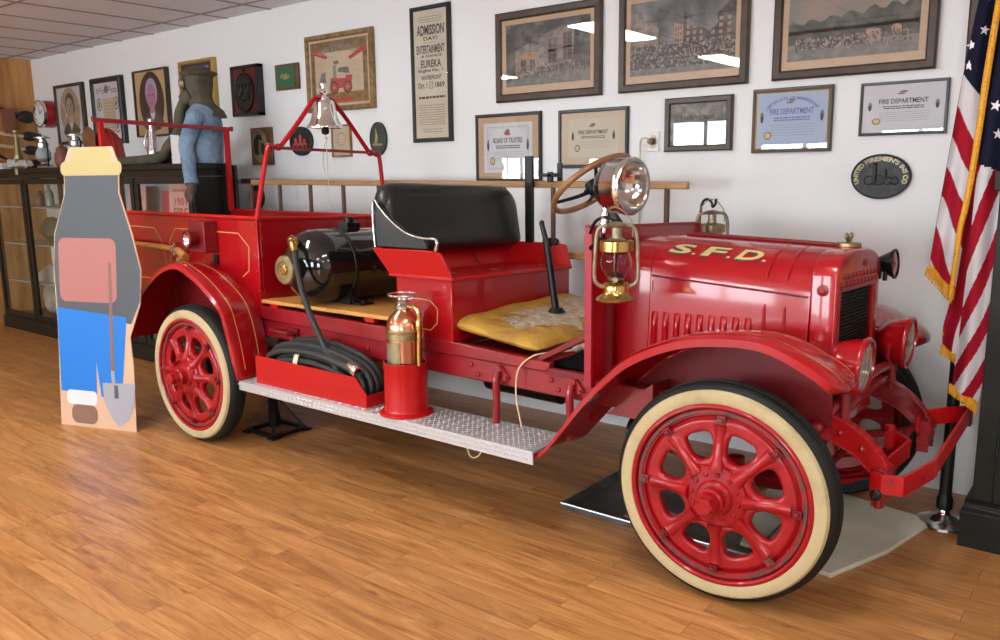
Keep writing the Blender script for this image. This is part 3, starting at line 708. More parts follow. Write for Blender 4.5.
# wheels: tyre, cream side wall, red cast wheel with eight openings, hub, rim bolts
def hole(a0, n=26):
    pts = []
    for i in range(n):
        t = 2*PI*i/n
        w_ = .064+.017*math.sin(t)
        # superellipse in local radial / tangential axes
        c_, s_ = math.cos(t), math.sin(t)
        e = .78; lx = math.copysign(abs(c_)**e, c_)*w_; ly = math.copysign(abs(s_)**e, s_)*.064+.192
        pts.append((lx*math.cos(a0-PI/2)-ly*math.sin(a0-PI/2), lx*math.sin(a0-PI/2)+ly*math.cos(a0-PI/2)))
    return pts
circ = [(.280*math.cos(2*PI*i/72), .280*math.sin(2*PI*i/72)) for i in range(72)]
disc_me = curve_mesh([circ]+[hole(PI/8+k*PI/4) for k in range(8)], extrude=.008, bevel=.013, res=3)
def wheel(name, cx, yo, side, steer=0.):
    """yo: outer face plane, side=-1 faces the viewer"""
    R = .425; c = V((cx, yo, R)); ax = V((math.sin(steer), -math.cos(steer), 0))*(1 if side < 0 else -1)
    e1 = V((0,0,1)); e2 = ax.cross(e1)
    b = MB()
    b.lathe([(.345,.0),(.400,-.002),(.412,-.010),(.422,-.022),(.425,-.035),(.425,-.085),(.420,-.098),(.408,-.108),(.345,-.11),(.335,-.055)], c, ax, 72, caps=False)
    for k in (-.046,-.060,-.074): b.lathe([(.4245,k-.002),(.4275,k-.001),(.4275,k+.002),(.4245,k+.003)], c, ax, 72, caps=False)
    tire = b
    w = MB()
    w.lathe([(.350,.008),(.345,.012),(.338,.014),(.332,.010),(.328,-.02),(.328,-.09),(.345,-.10)], c, ax, 72, caps=False)          # rim edge
    w.lathe([(.330,-.012),(.318,-.016),(.312,-.006),(.304,-.006),(.300,-.018)], c, ax, 72, caps=False)
    w.lathe([(.302,-.020),(.290,-.008),(.262,-.004),(.250,-.012),(.250,-.05),(.30,-.06)], c, ax, 72, caps=False)
    tilt = V((0,0,0))
    w.mesh(disc_me, lambda p: c + e2*p.x + e1*p.y + ax*(p.z-.022+(.035*max(0,1-math.hypot(p.x,p.y)/.25))))
    for k in range(8):                                                                                                            # rounded spokes
        a = PI/2+k*PI/4; q = e2*math.cos(a)+e1*math.sin(a)
        w.tube([c+q*.10+ax*.018, c+q*.15+ax*.006, c+q*.21-ax*.008, c+q*.265-ax*.018], [.032,.020,.021,.032], 14, 4)
    o = w.build(name, 'red_wheel', T, smooth=40)
    tire.build('tire', 'tire_rubber', o, smooth=30)
    s = MB(); s.lathe([(.347,.004),(.352,.010),(.372,.014),(.392,.010),(.399,.002),(.401,-.004)], c, ax, 72, caps=False); s.build('whitewall','tire_cream',o)
    g = MB(); g.lathe([(.3285,-.006),(.324,.000),(.312,.001),(.308,-.006)], c, ax, 72, caps=False); g.build('rim_ring','wear_grey',o)
    h = MB(); h.lathe([(.118,.005),(.116,.024),(.108,.030),(.070,.034),(.066,.044),(.060,.050),(.050,.052),(.048,.075),(.052,.078),(.052,.088),(.044,.094),(.040,.118)], c, ax, 40)
    h.lathe([(.036,.116),(.036,.142),(.030,.148)], c, ax, 6); h.build('hub','red_wheel',o,smooth=30)
    n = MB()
    for k in range(12):
        a = k*PI/6+.1; q = c+(e2*math.cos(a)+e1*math.sin(a))*.090; n.lathe([(.009,.028),(.009,.036),(.005,.040)], q, ax, 10)
    n.build('hub_bolts','red_wheel',o)
    for k in range(8):
        a = PI/2+k*PI/4+.02; q = c+(e2*math.cos(a)+e1*math.sin(a))*.292
        n = MB(); n.obox(q+ax*.004,(.030,.030,.014),Matrix((e2,e1,ax)).transposed()@Matrix.Rotation(a,3,'Z')); n.lathe([(.010,.008),(.010,.020),(.006,.023)], q, ax, 6); n.build('rim_bolt','red_dull' if k%3 else 'wear_grey',o,smooth=20)
    return o
wheel('wheel', 0, 0.0, -1, .045); wheel('wheel', 0, mir(0), 1, -.045)
wheel('wheel', -3.362, -.092, -1); wheel('wheel', -3.362, mir(-.092), 1)
LEAN[0] = True

# chassis rails, running down both sides
b = MB()
for s in (1,-1):
    y0, y1 = (.215,.27) if s > 0 else (mir(.27),mir(.215))
    b.prism([(-4.75,.66),(-3.0,.655),(-1.7,.628),(-.70,.615),(.12,.61),(.12,.72),(-.70,.725),(-1.7,.738),(-3.0,.765),(-4.75,.77)],'y',y0,y1)
b.build_each('chassis_rail','red_frame',T,bevel=.008)
b = MB()
for x in (-4.5,-3.9,-2.7,-1.9,-1.1,-.45): b.box(x-.03,x+.03,.24,mir(.24),.66,.72)
b.build_each('cross_member','red_dull',T,bevel=.004)
b = MB()
for (x,z) in ((-2.95,.70),(-2.80,.70),(-2.55,.695),(-2.42,.70),(-2.30,.695),(-2.1,.69),(-1.37,.70),(-1.33,.655),(-.90,.69),(-.86,.65),(-1.95,.69)): b.lathe([(.013,0),(.013,.008),(.007,.012)],(x,.215,z),(0,-1,0),10)
b.build_each('rail_bolt','red_frame',T)
b = MB(); b.tube([(-2.86,.215,.70),(-2.86,.14,.72),(-2.70,.14,.715),(-2.70,.215,.70)],.012,8,3); b.box(-2.88,-2.68,.195,.215,.67,.735); b.build('step_loop','red_dull',T)

# floor body: sill, deck sub-frame
b = MB()
b.prism([(-3.02,.765),(-1.86,.740),(-1.48,.735),(-.90,.728),(-.90,.772),(-1.48,.800),(-1.86,.825),(-3.02,.846)],'y',.20,.245)
b.prism([(-3.02,.765),(-1.86,.740),(-1.48,.735),(-.90,.728),(-.90,.772),(-1.48,.800),(-1.86,.825),(-3.02,.846)],'y',mir(.245),mir(.20))
b.box(-1.50,-.93,.21,mir(.21),.758,.772)
b.build('floor_sill','red_frame',T,bevel=.005)
b = MB()
for y in (.195,.60,mir(.60),mir(.235)): b.box(-2.92,-2.85,y,y+.04,.84,.862); b.box(-2.10,-2.03,y,y+.04,.84,.862)
b.build_each('deck_block','red_bright',T)
b = MB(); b.box(-3.01,-1.86,.20,mir(.20),.862,.884); b.build('wooden_deck','wood_deck',T,bevel=.003,smooth=0)
# sloping toe board and side gusset
b = MB()
b.prism([(-1.00,.775),(-.70,.935),(-.68,.935),(-.68,.915),(-.975,.760)],'y',.215,.255)
b.prism([(-1.00,.775),(-.70,.935),(-.68,.935),(-.68,.915),(-.975,.760)],'y',mir(.255),mir(.215))
b.prism([(-.98,.770),(-.69,.925),(-.69,.91),(-.965,.755)],'y',.60,mir(.26))
b.box(-.92,-.70,.20,.24,.715,.745)
b.build_each('toe_board','red_dull',T,bevel=.003)
b = MB(); b.prism([(-.93,.748),(-.72,.86),(-.70,.86),(-.70,.748)],'y',.262,.30); b.box(-.95,-.70,.30,.9,.60,.75); b.build('pedal_shade_fill','shade_black',T,smooth=0)  # added black block standing in for the shade in the pedal opening

# running boards of diamond plate
def running_board(y0, y1, side):
    b = MB(); z = .440
    b.box(-2.93,-.815,y0+(.006 if side<0 else 0),y1-(.006 if side>0 else 0),z-.012,z)
    ya, yb_ = (y0,y0+.006) if side < 0 else (y1-.006,y1)
    b.prism([(-2.93,z-.052),(-.815,z-.060),(-.815,z),(-2.93,z)],'y',ya,yb_)
    nx = int(2.10/.030)
    for i in range(nx):
        for j in range(int((y1-y0-.01)/.019)):
            x = -2.935+i*.030+(.015 if j%2 else 0); y = y0+.014+j*.019; a = .7 if (i+j)%2 else -.7
            l, wd = .013, .0045; ca, sa = math.cos(a), math.sin(a)
            b.add([(x+l*ca,y+l*sa,z),(x-wd*sa,y+wd*ca,z),(x-l*ca,y-l*sa,z),(x+wd*sa,y-wd*ca,z),(x,y,z+.0032)],[(0,1,4),(1,2,4),(2,3,4),(3,0,4)])
    if side < 0:
        for i in range(122):
            for j in range(2):
                x = -2.935+i*.0172+(.008 if j else 0); zz = z-.018-j*.022; a = .7 if (i+j)%2 else -.7; l, wd = .009,.0035; ca, sa = math.cos(a), math.sin(a)
                b.add([(x+l*ca,y0,zz+l*sa),(x-wd*sa,y0,zz+wd*ca),(x-l*ca,y0,zz-l*sa),(x+wd*sa,y0,zz-wd*ca),(x,y0-.005,zz)],[(0,1,4),(1,2,4),(2,3,4),(3,0,4)])
    b.build('running_board','aluminium',T,smooth=0)
running_board(-.048,.232,-1); running_board(mir(.232),mir(-.048),1)
# brackets carrying the boards
def bracket(x, s=1):
    f = (lambda y: y) if s > 0 else mir
    b = MB(); b.tube([(x,f(.19),.69),(x,f(.178),.64),(x,f(.182),.55),(x-.005,f(.185),.49),(x-.01,f(.185),.440)],[.016,.018,.018,.018,.020],10,4)
    b.prism([(x-.05,.645),(x-.01,.72),(x+.01,.72),(x+.055,.67),(x+.055,.655)],'y',f(.20),f(.215)); b.lathe([(.018,0),(.018,.012)],(x,f(.205),.70),(0,-1 if s>0 else 1,0),12)
    b.lathe([(.011,0),(.011,.014)],(x+.038,f(.205),.662),(0,-1 if s>0 else 1,0),8)
    b.build('board_bracket','red_frame',T)
for x in (-2.72,-1.19,-.775): bracket(x); bracket(x,-1)

# bed: four panels, lipped top edges
bx0, bx1 = -4.78, -3.01
b = MB(); b.box(bx0,bx1,.20,.222,.78,1.37); b.build('bed_side','red_paint',T,bevel=.003)
b = MB(); b.box(bx0+.0,bx1,mir(.222),mir(.20),.78,1.37); b.build('bed_side','red_paint',T,bevel=.003)
b = MB(); b.box(bx1-.02,bx1,.222,mir(.222),.80,1.37); b.build('bed_front','red_paint',T,bevel=.003)
b = MB(); b.box(bx0,bx0+.02,.222,mir(.222),.80,1.30); b.build('tailgate','red_paint',T,bevel=.003)
b = MB(); b.box(bx0+.02,bx1-.02,.222,mir(.222),.88,.90); b.build('bed_floor','red_dull',T,smooth=0)
b = MB(); b.tube([(bx0,.20,1.382),(bx1,.20,1.368)],.014,10); b.tube([(bx0,mir(.20),1.382),(bx1,mir(.20),1.368)],.014,10); b.tube([(bx1,.20,1.368),(bx1,mir(.20),1.368)],.013,10); b.build_each('bed_rim','red_bright',T)
b = MB()
for z in (.93,1.05,1.15,1.25,1.33): b.lathe([(.008,0),(.007,.004),(.002,.006)],(-3.035,.20,z),(0,-1,0),10)
for z in (.93,1.05,1.15,1.25,1.33): b.lathe([(.008,0),(.007,.004),(.002,.006)],(-3.01,.235,z),(1,0,0),10)
b.build_each('rivet','red_paint',T)
def stripe(b, pts, wd=.005, nrm=(0,-1,0), closed=False):
    P = [V(p) for p in pts]; n = V(nrm)
    for p, q in zip(P, P[1:]+([P[0]] if closed else [])):
        t = (q-p).normalized(); s_ = t.cross(n).normalized()*wd/2; o = n*.0012; e = t*wd*.3
        b.add([p-s_+o-e,q-s_+o+e,q+s_+o+e,p+s_+o-e],[(0,1,2,3)])
b = MB(); y=.20
stripe(b,[(-3.99,y,1.06),(-3.975,y,1.10),(-3.98,y,1.20),(-3.90,y,1.285),(-3.20,y,1.275),(-3.10,y,1.195),(-3.115,y,1.05),(-3.18,y,1.01)])
stripe(b,[(-4.70,y,1.29),(-4.16,y,1.28),(-4.06,y,1.17),(-4.04,y,1.0),(-4.12,y,.93),(-4.70,y,.93)])
b.build('pinstripe','gold_line',T,smooth=0,fix=False)

# rear fenders: outer lip and body-side edge are two different curves, skinned across
def rear_fender(s):
    f = (lambda y: y) if s > 0 else mir
    LO = [(-4.07,-.10,.56),(-4.03,-.10,.66),(-3.97,-.10,.78),(-3.86,-.10,.89),(-3.62,-.11,1.035),(-3.42,-.11,1.088),(-3.25,-.11,1.038),(-3.10,-.11,.958),(-2.98,-.105,.855),(-2.955,-.095,.76),(-2.945,-.080,.66),(-2.932,-.070,.55),(-2.928,-.060,.442)]
    LI = [(-4.12,.2,.56),(-4.10,.2,.68),(-4.04,.2,.80),(-3.95,.2,.92),(-3.80,.2,1.02),(-3.62,.2,1.058),(-3.40,.2,1.040),(-3.22,.2,.966),(-3.09,.2,.880),(-3.03,.2,.79),(-3.00,.2,.69),(-2.975,.2,.55),(-2.962,.2,.442)]
    O,_ = catmull([V(p) for p in LO],[1]*13,5); I,_ = catmull([V(p) for p in LI],[1]*13,5); secs = []; mid = V((-3.5,0,.45)); Q = []
    for i in range(len(O)):
        o, q = O[i], I[i]; t = (O[min(i+1,len(O)-1)]-O[max(i-1,0)]).normalized(); n = V((-t.z,0,t.x))
        if n.dot(V((o.x,0,o.z))-mid) < 0: n = -n
        prof = [(0.0,-.026),(.015,.0),(.09,.013),(.35,.022),(.70,.013),(1.0,-.002),(1.0,-.009),(.70,.006),(.35,.015),(.10,.005),(.035,-.006),(.02,-.026)]
        P = [o.lerp(q,u_)+n*h for u_, h in prof]; secs.append([(p.x,f(p.y),p.z) for p in P]); Q.append((o,q,n))
    b = MB(); b.loft(secs); o_ = b.build('rear_fender','red_paint',T,smooth=50)
    for (u_, h) in ((.22,.0205),(.68,.0155)):
        b = MB(); q = [(o.lerp(i_,u_)+n*h) for o,i_,n in Q]; q = [V((p.x,f(p.y),p.z)) for p in q]
        for p0,p1 in list(zip(q,q[1:]))[12:-3]:
            w_ = V((0,.0025,0)); b.add([p0-w_,p1-w_,p1+w_,p0+w_],[(0,1,2,3)])
        b.build('pinstripe','gold_line',o_,smooth=0,fix=False)
    b = MB(); b.prism([(x,z-.012) for x,y,z in LI]+[(-3.03,.47),(-3.6,.50),(-4.10,.53)],'y',f(.185),f(.199)); b.build('fender_inner','red_dull',o_,smooth=0)
rear_fender(1); rear_fender(-1)

# seat box and seat
b = MB(); b.box(-1.855,-1.475,.20,mir(.20),.80,1.105); b.build('seat_box','red_paint',T,bevel=.006)
b = MB(); y=.20; stripe(b,[(-1.80,y,1.00),(-1.62,y,.995),(-1.57,y,.955),(-1.575,y,.885),(-1.62,y,.845),(-1.80,y,.85)],.005); b.build('pinstripe','gold_line',T,smooth=0,fix=False)
def quadslab(b, P, n, t):
    P = [V(p) for p in P]; n = V(n).normalized()*t
    k = len(P); b.add(P+[p+n for p in P],[tuple(range(k)),tuple(reversed(range(k,2*k)))]+[(i,(i+1)%k,k+(i+1)%k,k+i) for i in range(k)])
b = MB(); b.box(-1.90,-1.462,.19,mir(.19),1.100,1.118)
for s in (1,-1):
    f = (lambda y: y) if s > 0 else mir
    quadslab(b,[(-1.90,f(.195),1.115),(-1.462,f(.195),1.110),(-1.515,f(.165),1.238),(-1.60,f(.16),1.246),(-1.99,f(.165),1.243)],(0,s,0),.014)
quadslab(b,[(-1.895,.20,1.115),(-1.895,mir(.20),1.115),(-1.985,mir(.18),1.243),(-1.985,.18,1.243)],(1,0,0),.014)
b.build('seat_shell','red_bright',T,bevel=.004)
b = MB()
for y in (.52,.90): b.bar((-1.872,y,1.125),(-1.955,y,1.238),.005,.005)
for y in (.30,.65,1.1): b.tube([(-1.60,y,1.122),(-1.56,y+.03,1.124)],.006,6)
b.build('shell_seams','red_dull',T)
# upholstered seat back with rounded corners
N = 28; secs = []
def rrect(w, h, r_, n=7):
    pts = []
    for (cx_,cz_,a0) in ((w/2-r_,h/2-r_,0),(-w/2+r_,h/2-r_,PI/2)):
        for i in range(n+1): a = a0+PI/2*i/n; pts.append((cx_+r_*math.cos(a),cz_+r_*math.sin(a)))
    for (cx_,cz_,a0) in ((-w/2+.03,-h/2+.03,PI),(w/2-.03,-h/2+.03,1.5*PI)):
        for i in range(3): a = a0+PI/2*i/2; pts.append((cx_+.03*math.cos(a),cz_+.03*math.sin(a)))
    return pts
for (dx_, sc) in ((-.035,.90),(-.032,.97),(-.018,1.0),(.018,1.0),(.045,.97),(.062,.90),(.072,.76),(.076,.5)):
    rr = rrect(1.12,.355,.13); zc = 1.402
    secs.append([(-1.955+dx_-(z*sc)*.16, YC+.035+y*(1-(1-sc)*.30), zc+z*(1-(1-sc)*.8)) for y, z in rr])
b = MB(); b.loft(secs); b.build('seat_back','black_leather',T,smooth=60)
for s in (1,-1):
    f = (lambda y: y) if s > 0 else mir
    if s < 0: continue
    b = MB(); b.prism([(-1.96,1.25),(-1.965,1.49),(-1.92,1.46),(-1.85,1.40),(-1.74,1.335),(-1.62,1.305),(-1.60,1.25)],'y',f(.165),f(.187)); b.build('arm_panel','black_leather',T,bevel=.006,smooth=30)
    b = MB(); b.tube([(-1.955,f(.158),1.25),(-1.965,f(.158),1.38),(-1.955,f(.158),1.49),(-1.92,f(.158),1.455),(-1.85,f(.158),1.395),(-1.74,f(.158),1.33),(-1.62,f(.158),1.305),(-1.545,f(.158),1.305),(-1.525,f(.158),1.285),(-1.54,f(.160),1.248)],[.0055]*7+[.007,.009,.009],8,4); b.build('arm_rail','steel',T)

# hood and cowl: side wall up to the hinge, arch above it
def hz(x): return 1.184+(x+.5)*(-.062)
def cz(x): return 1.346+(x+.5)*(-.035)
def hy(x): return .385+(x+.5)*(.0)
def hood_pt(x, s, off=0):
    """s: -1 bottom near .. 0 hinge near .. 1 crest .. 2 hinge far .. 3 bottom far"""
    hw = YC-hy(x)+off
    def near(s):
        if s <= 0: return (YC-hw+(s)*.030*0-(-s)*.028, hz(x)+s*(hz(x)-.72))
        a = s*PI/2; return (YC-hw*math.cos(a)**.86, hz(x)+(cz(x)+off-hz(x))*math.sin(a)**.92)
    if s <= 1: y, z = near(s)
    else: y, z = near(2-s); y = mir(y)
    return V((x,y,z))
SS = [-1,-.6,-.3,0]+[i/14 for i in range(1,14)]+[1]; SS = SS+[2-s for s in SS[::-1][1:]]
def hood_shell(name, x0, x1, m, off=0, parent=T, n=4):
    b = MB(); secs = []
    for i in range(n+1):
        x = x0+(x1-x0)*i/n; secs.append([hood_pt(x,s,off) for s in SS]+[hood_pt(x,s,off-.006) for s in SS[::-1]])
    b.loft(secs); return b.build(name, m, parent, smooth=40)
hood = hood_shell('hood',-.495,.178,'red_paint')
hood_shell('cowl',-.672,-.500,'red_paint',-.004)
b = MB()
for s in (0,2): b.tube([hood_pt(x,s,.003) for x in (-.49,-.2,.17)],.0045,6)
b.tube([hood_pt(x,1,.006) for x in (-.49,-.2,.17)],.010,8); b.build_each('hood_hinge','red_dull',hood)
# louvres
for i in range(9):
    x = -.470+i*.0515
    b = MB(); ztop = 1.030+i*.0012; zb = .765
    secs = []
    for k in range(9):
        t = k/8; z = zb+(ztop-zb)*t; a = min(1,min(t,1-t)*9)**.5
        y0 = hood_pt(x,(z-hz(x))/(hz(x)-.72)).y
        secs.append([(x-.016,y0+.002,z),(x-.012*1,y0-.004*a,z),(x-.002,y0-.013*a,z),(x+.008,y0-.015*a,z),(x+.014,y0-.010*a,z),(x+.015,y0+.002,z)])
    b.loft(secs); b.build('louver','red_paint',hood,smooth=50)
# pressed ribs near the radiator
for x in (.005,.085):
    b = MB(); 
    b.tube([hood_pt(x,s,.001) for s in (-.62,-.5,-.3,-.12)],[.004,.008,.008,.004],8,3)
    b.tube([hood_pt(x,s,.001) for s in (.16,.3,.6,.9)],[.004,.008,.007,.003],8,3); b.build('pressed_rib','red_paint',hood)
b = MB(); b.bar((-.485,.383,.79),(-.485,.383,1.16),.006,.004,(0,1,0)); b.bar((-.575,.386,.75),(-.575,.386,1.17),.006,.004,(0,1,0)); b.bar((-.60,.386,.75),(-.60,.386,1.17),.005,.004,(0,1,0)); b.build('cowl_seam','red_dull',T)
b = MB(); b.cyl((-.55,.384,.80),(-.55,.362,.80),.012); b.bar((-.575,.362,.795),(-.53,.362,.81),.010,.008,(0,1,0)); b.build('hood_latch','red_frame',hood)
# lettering S.F.D.
for (m_, du, dv, lift) in (('ink',-.010,-.010,.0025),('gold_letter',0,0,.004)):
    b = MB()
    for (t_, a0, a1) in (('S',-.448,-.352),('.',-.338,-.322),('F',-.300,-.205),('.',-.185,-.169),('D',-.150,-.052),('.',-.036,-.020)):
        dot = t_ == '.'
        def fn(a,c,w_):
            v = .40+(c*(.16 if dot else 1))*.195+dv*2.6
            return hood_pt(a0+a*(a1-a0)+du*.7+(0 if dot else .022*c), v, lift)
        text_fit(b, t_, fn, .03, 0)
    b.build('gold_lettering' if m_ != 'ink' else 'lettering_shadow', m_, hood, smooth=0, fix=False)

# dash panel between seat and hood
b = MB(); x0, x1 = -.692,-.668
b.prism([(.185,.69),(mir(.21),.69),(mir(.21),1.36),(mir(.25),1.385),(.23,1.385),(.185,1.385)],'x',x0,x1); b.build('dash_panel','red_paint',T,bevel=.003,smooth=0)
b = MB(); b.box(-.697,-.662,.171,.186,.70,1.392); b.box(-.697,-.662,.171,mir(.205),1.384,1.394); b.box(-.697,-.662,mir(.210),mir(.195),.70,1.388); b.build('dash_edge','red_trim' if 'red_trim' in M else 'red_paint',T,bevel=.002,smooth=0)
b = MB(); b.box(-.672,-.640,.300,.325,.72,1.18); b.build('dash_stiffener','red_dull',T,smooth=0)

# radiator shell
def rad_out(inset=0, n=16):
    w = .302-inset; zt = 1.224; pts = [(-w,.60+inset),( w,.60+inset)]
    top = 1.322-inset
    for i in range(n+1):
        a = PI*i/n; e = .72
        pts.append((w*math.copysign(abs(math.cos(a))**e,math.cos(a)), zt+(top-zt)*math.sin(a)**.9))
    return pts
outer = rad_out(.010); core = [(-.252,.64),(.252,.64),(.252,1.182),(-.252,1.182)]
me = curve_mesh([outer,core],extrude=.040,bevel=.010,res=3)
b = MB(); b.mesh(me, lambda p: (.228+p.z, YC-.037+p.x, p.y)); rad = b.build('radiator_shell','red_paint',T,smooth=40)
b = MB(); b.box(.20,.240,YC-.285,YC+.215,.63,1.185); b.build('radiator_core','radiator_black',rad,smooth=0)
b = MB()
for i in range(38): z = .645+i*.0142; b.box(.240,.262,YC-.288,YC+.214,z,z+.0035)
for i in range(20): y = YC-.28+i*.0248; b.box(.240,.255,y,y+.003,.64,1.178)
b.build('radiator_fins','radiator_black',rad,smooth=0)
b = MB()
for j, z in enumerate((1.192,1.222)):
    for i in range(10-j):
        y = YC-.275+i*.0525+.026*j; b.ell((.276,y,z),(.010,.024,.014),12,8)
b.box(.268,.284,YC-.290,YC+.216,1.168,1.182)
b.build('scalloped_band','red_frame',rad)
b = MB(); b.ell((.276,YC+.02,1.262),(.006,.040,.016)); b.build('badge','red_dull',rad)
b = MB(); b.lathe([(.022,0),(.022,.006),(.010,.010),(.010,.014)],(.225,.383,1.172),(0,-1,0),16); b.build('shell_bolt','red_frame',rad)
b = MB(); b.lathe([(.062,-.01),(.058,.012),(.050,.022),(.050,.030)],(.215,YC,1.295),(0,0,1),28); b.build('filler_neck','red_paint',rad)
b = MB(); b.lathe([(.046,.0),(.049,.003),(.049,.014),(.044,.019)],(.215,YC,1.323),(0,0,1),28)
for s in (-1,1): b.cyl((.215,YC+s*.006,1.34),(.215,YC+s*.026,1.362),.007); b.ell((.215,YC+s*.032,1.366),(.008,.015,.015))
b.build('radiator_cap','brass_dull',rad)

# front fenders
def front_fender(s):
    f = (lambda y: y) if s > 0 else mir
    L = [(-.885,.392),(-.80,.430),(-.72,.520),(-.60,.675),(-.50,.785),(-.40,.880),(-.28,.948),(-.14,.998),(.01,1.020),(.13,1.022),(.22,1.000),(.30,.965),(.365,.930),(.402,.898),(.415,.868)]
    P,_ = catmull([V((x,0,z)) for x,z in L],[1]*len(L),5); n_ = len(P); secs = []; Q = []
    for i, p in enumerate(P):
        t = (P[min(i+1,n_-1)]-P[max(i-1,0)]).normalized(); n = V((-t.z,0,t.x))
        k = i/(n_-1); e = max(0,(k-.86)/.14); w_ = 1-.34*e**3; c_ = min(1,max(0,(k-.12)/.25))
        mid = .14
        prof = [(-.030,-.034),(-.028,-.006),(-.012,.004),(.05,.010),(.14,.008),(.23,-.006),(.315,-.034),(.315,-.042),(.23,-.014),(.14,.000),(.05,.002),(-.008,-.003),(-.021,-.012),(-.023,-.034)]
        row = [(mid+(y-mid)*w_, h*(.45+.55*c_)) for y, h in prof]
        if c_ < 1: row = [(y,h) for y,h in row]
        secs.append([(p.x+n.x*h, f(y), p.z+n.z*h) for y, h in row]); Q.append((p,n,w_,c_))
    b = MB(); b.loft(secs); o = b.build('front_fender','red_paint',T,smooth=50)
    b = MB()
    for (y, h) in ((.035,.0088),(.215,-.0034)):
        q = [(V((p.x+n.x*(h*(.45+.55*c_)+.0012), f(.14+(y-.14)*w_), p.z+n.z*(h*(.45+.55*c_)+.0012)))) for p,n,w_,c_ in Q]
        for p0,p1 in list(zip(q,q[1:]))[22:-5]: b.add([p0-V((0,.002,0)),p1-V((0,.002,0)),p1+V((0,.002,0)),p0+V((0,.002,0))],[(0,1,2,3)])
    b.build('pinstripe','gold_line',o,smooth=0,fix=False)
    # inner valance down to the chassis
    vl = [(x,z-.05) for x,z in L if -.62 < x < .31]
    b = MB(); b.prism(vl+[(.30,.66),(.10,.62),(-.50,.60),(-.60,.62)],'y',f(.318),f(.330)); b.build('fender_valance','red_dull',o,smooth=0)
    b = MB(); b.prism([(-.58,.60),(-.36,.76),(-.36,.60)],'y',f(.16),f(.31)); b.build('fender_gusset','red_frame',o,smooth=0)
front_fender(1); front_fender(-1)
LEAN[0] = False
# rear crossing rail with posts
b = MB(); b.box(-4.80,-4.765,.19,.225,1.36,2.02); b.box(-4.80,-4.765,mir(.225),mir(.19),1.34,2.00); b.build_each('rail_post','red_bright',T,bevel=.003)
b = MB(); b.bar((-4.782,.15,2.025),(-4.782,mir(.15),1.995),.03,.03); b.build('hose_rail','red_frame',T,bevel=.003)
b = MB()
for (y,z) in ((.16,2.035),(mir(.16),2.005)): b.cyl((-4.782,y,z),(-4.782,y,z+.012),.016)
b.build_each('rail_bolt','red_frame',T)
# bell frame
b = MB(); X=-3.005
b.tube([(X,.20,1.36),(X,.245,1.55),(X,.300,1.755),(X,.325,1.785),(X,.385,1.788),(X,.41,1.80),(X,.56,1.955),(X,.665,2.075),(X,.70,2.092),(X,.80,2.092),(X,.84,2.07),(X,.95,1.96),(X,1.10,1.79),(X,1.13,1.762),(X,1.19,1.755),(X,1.215,1.73),(X,1.235,1.55),(X,1.245,1.36)],.0145,10,3)
b.build('bell_frame','red_bright',T)
b = MB(); b.bar((X-.012,.325,1.785),(X-.012,1.20,1.762),.012,.018); 
for y,z in ((.385,1.788),(1.13,1.762),(.32,1.788),(1.19,1.757)): b.ell((X,y,z),(.024,.024,.022),14,8)
b.build('frame_tie_bar','red_frame',T)
bl = MB(); bc = (X,.755,1.912)
bl.lathe([(.108,.004),(.114,.0),(.115,.006),(.106,.020),(.090,.045),(.078,.078),(.071,.115),(.068,.145),(.061,.164),(.042,.175),(.020,.178),(.0,.179)],bc,(0,0,1),56)
bell = bl.build('bell','chrome',T,smooth=60)
b = MB(); b.lathe([(.030,.174),(.034,.184),(.018,.192),(.014,.202),(.024,.212),(.028,.224),(.023,.236),(.013,.243),(.012,.250),(.018,.256),(.019,.266),(.012,.276),(.0,.280)],bc,(0,0,1),28); b.build('finial','chrome',bell)
b = MB(); b.lathe([(.006,.10),(.008,.02),(.020,.0),(.027,-.018),(.022,-.036),(.0,-.045)],bc,(0,0,1),18); b.build('clapper','black_metal',bell)
b = MB(); b.tube([(X,.755,1.865),(X+.005,.76,1.84),(X-.01,.752,1.80),(X-.012,.735,1.70),(X-.004,.75,1.61)],.004,6,5); b.tube([(X,.758,1.865),(X,.760,1.6),(X,.76,1.38)],.0025,6); b.tube([(X+.012*math.cos(k),.757+.012*math.sin(k),1.848) for k in [i*PI/4 for i in range(8)]],.004,6,closed=True); b.build('bell_cord','wire_cream',bell)

LEAN[0] = True
# water tank lying across the deck
tx, tz, tr = -2.60, 1.105, .212
b = MB(); b.lathe([(.0,.0),(.06,.006),(.12,.025),(.165,.055),(.195,.095),(.210,.140),(.212,.17),(.212,.98),(.195,1.04),(.10,1.09),(.0,1.10)],(tx,.13,tz),(0,1,0),64); tank = b.build('water_tank','black_gloss',T,smooth=60)
b = MB()
for y in (.42,1.02): b.lathe([(.2135,-.014),(.2175,-.012),(.2175,.012),(.2135,.014)],(tx,y,tz),(0,1,0),64,caps=False)
b.build_each('tank_strap','black_metal',tank)
b = MB()
for y in (.42,1.02): b.box(tx-.17,tx+.17,y-.03,y+.03,.884,.93); b.prism([(tx-.19,.884),(tx+.19,.884),(tx+.17,.98),(tx+.10,.92),(tx-.10,.92),(tx-.17,.98)],'y',y-.02,y+.02)
b.box(tx+.14,tx+.25,.40,.50,.884,.896); b.lathe([(.016,0),(.016,.012),(.007,.016)],(tx+.22,.45,.896),(0,0,1),10); b.build('tank_saddle','black_metal',tank)
b = MB(); b.box(tx-.03,tx+.05,.50,.60,tz+.205,tz+.245); b.lathe([(.03,0),(.03,.03),(.022,.036)],(tx+.01,.55,tz+.245),(0,0,1),16); b.build('tank_filler','black_metal',tank)
b = MB(); b.ell((tx+.212,.70,tz+.02),(.006,.10,.055),24,10); b.build('tank_patch','black_metal',tank)
b = MB()
for dy in (-.03,.05): b.lathe([(.024,0),(.024,.012),(.012,.020)],(tx+.20,.58+dy,tz-.02),(1,0,-.1),6)
b.build_each('tank_plug','black_metal',tank)
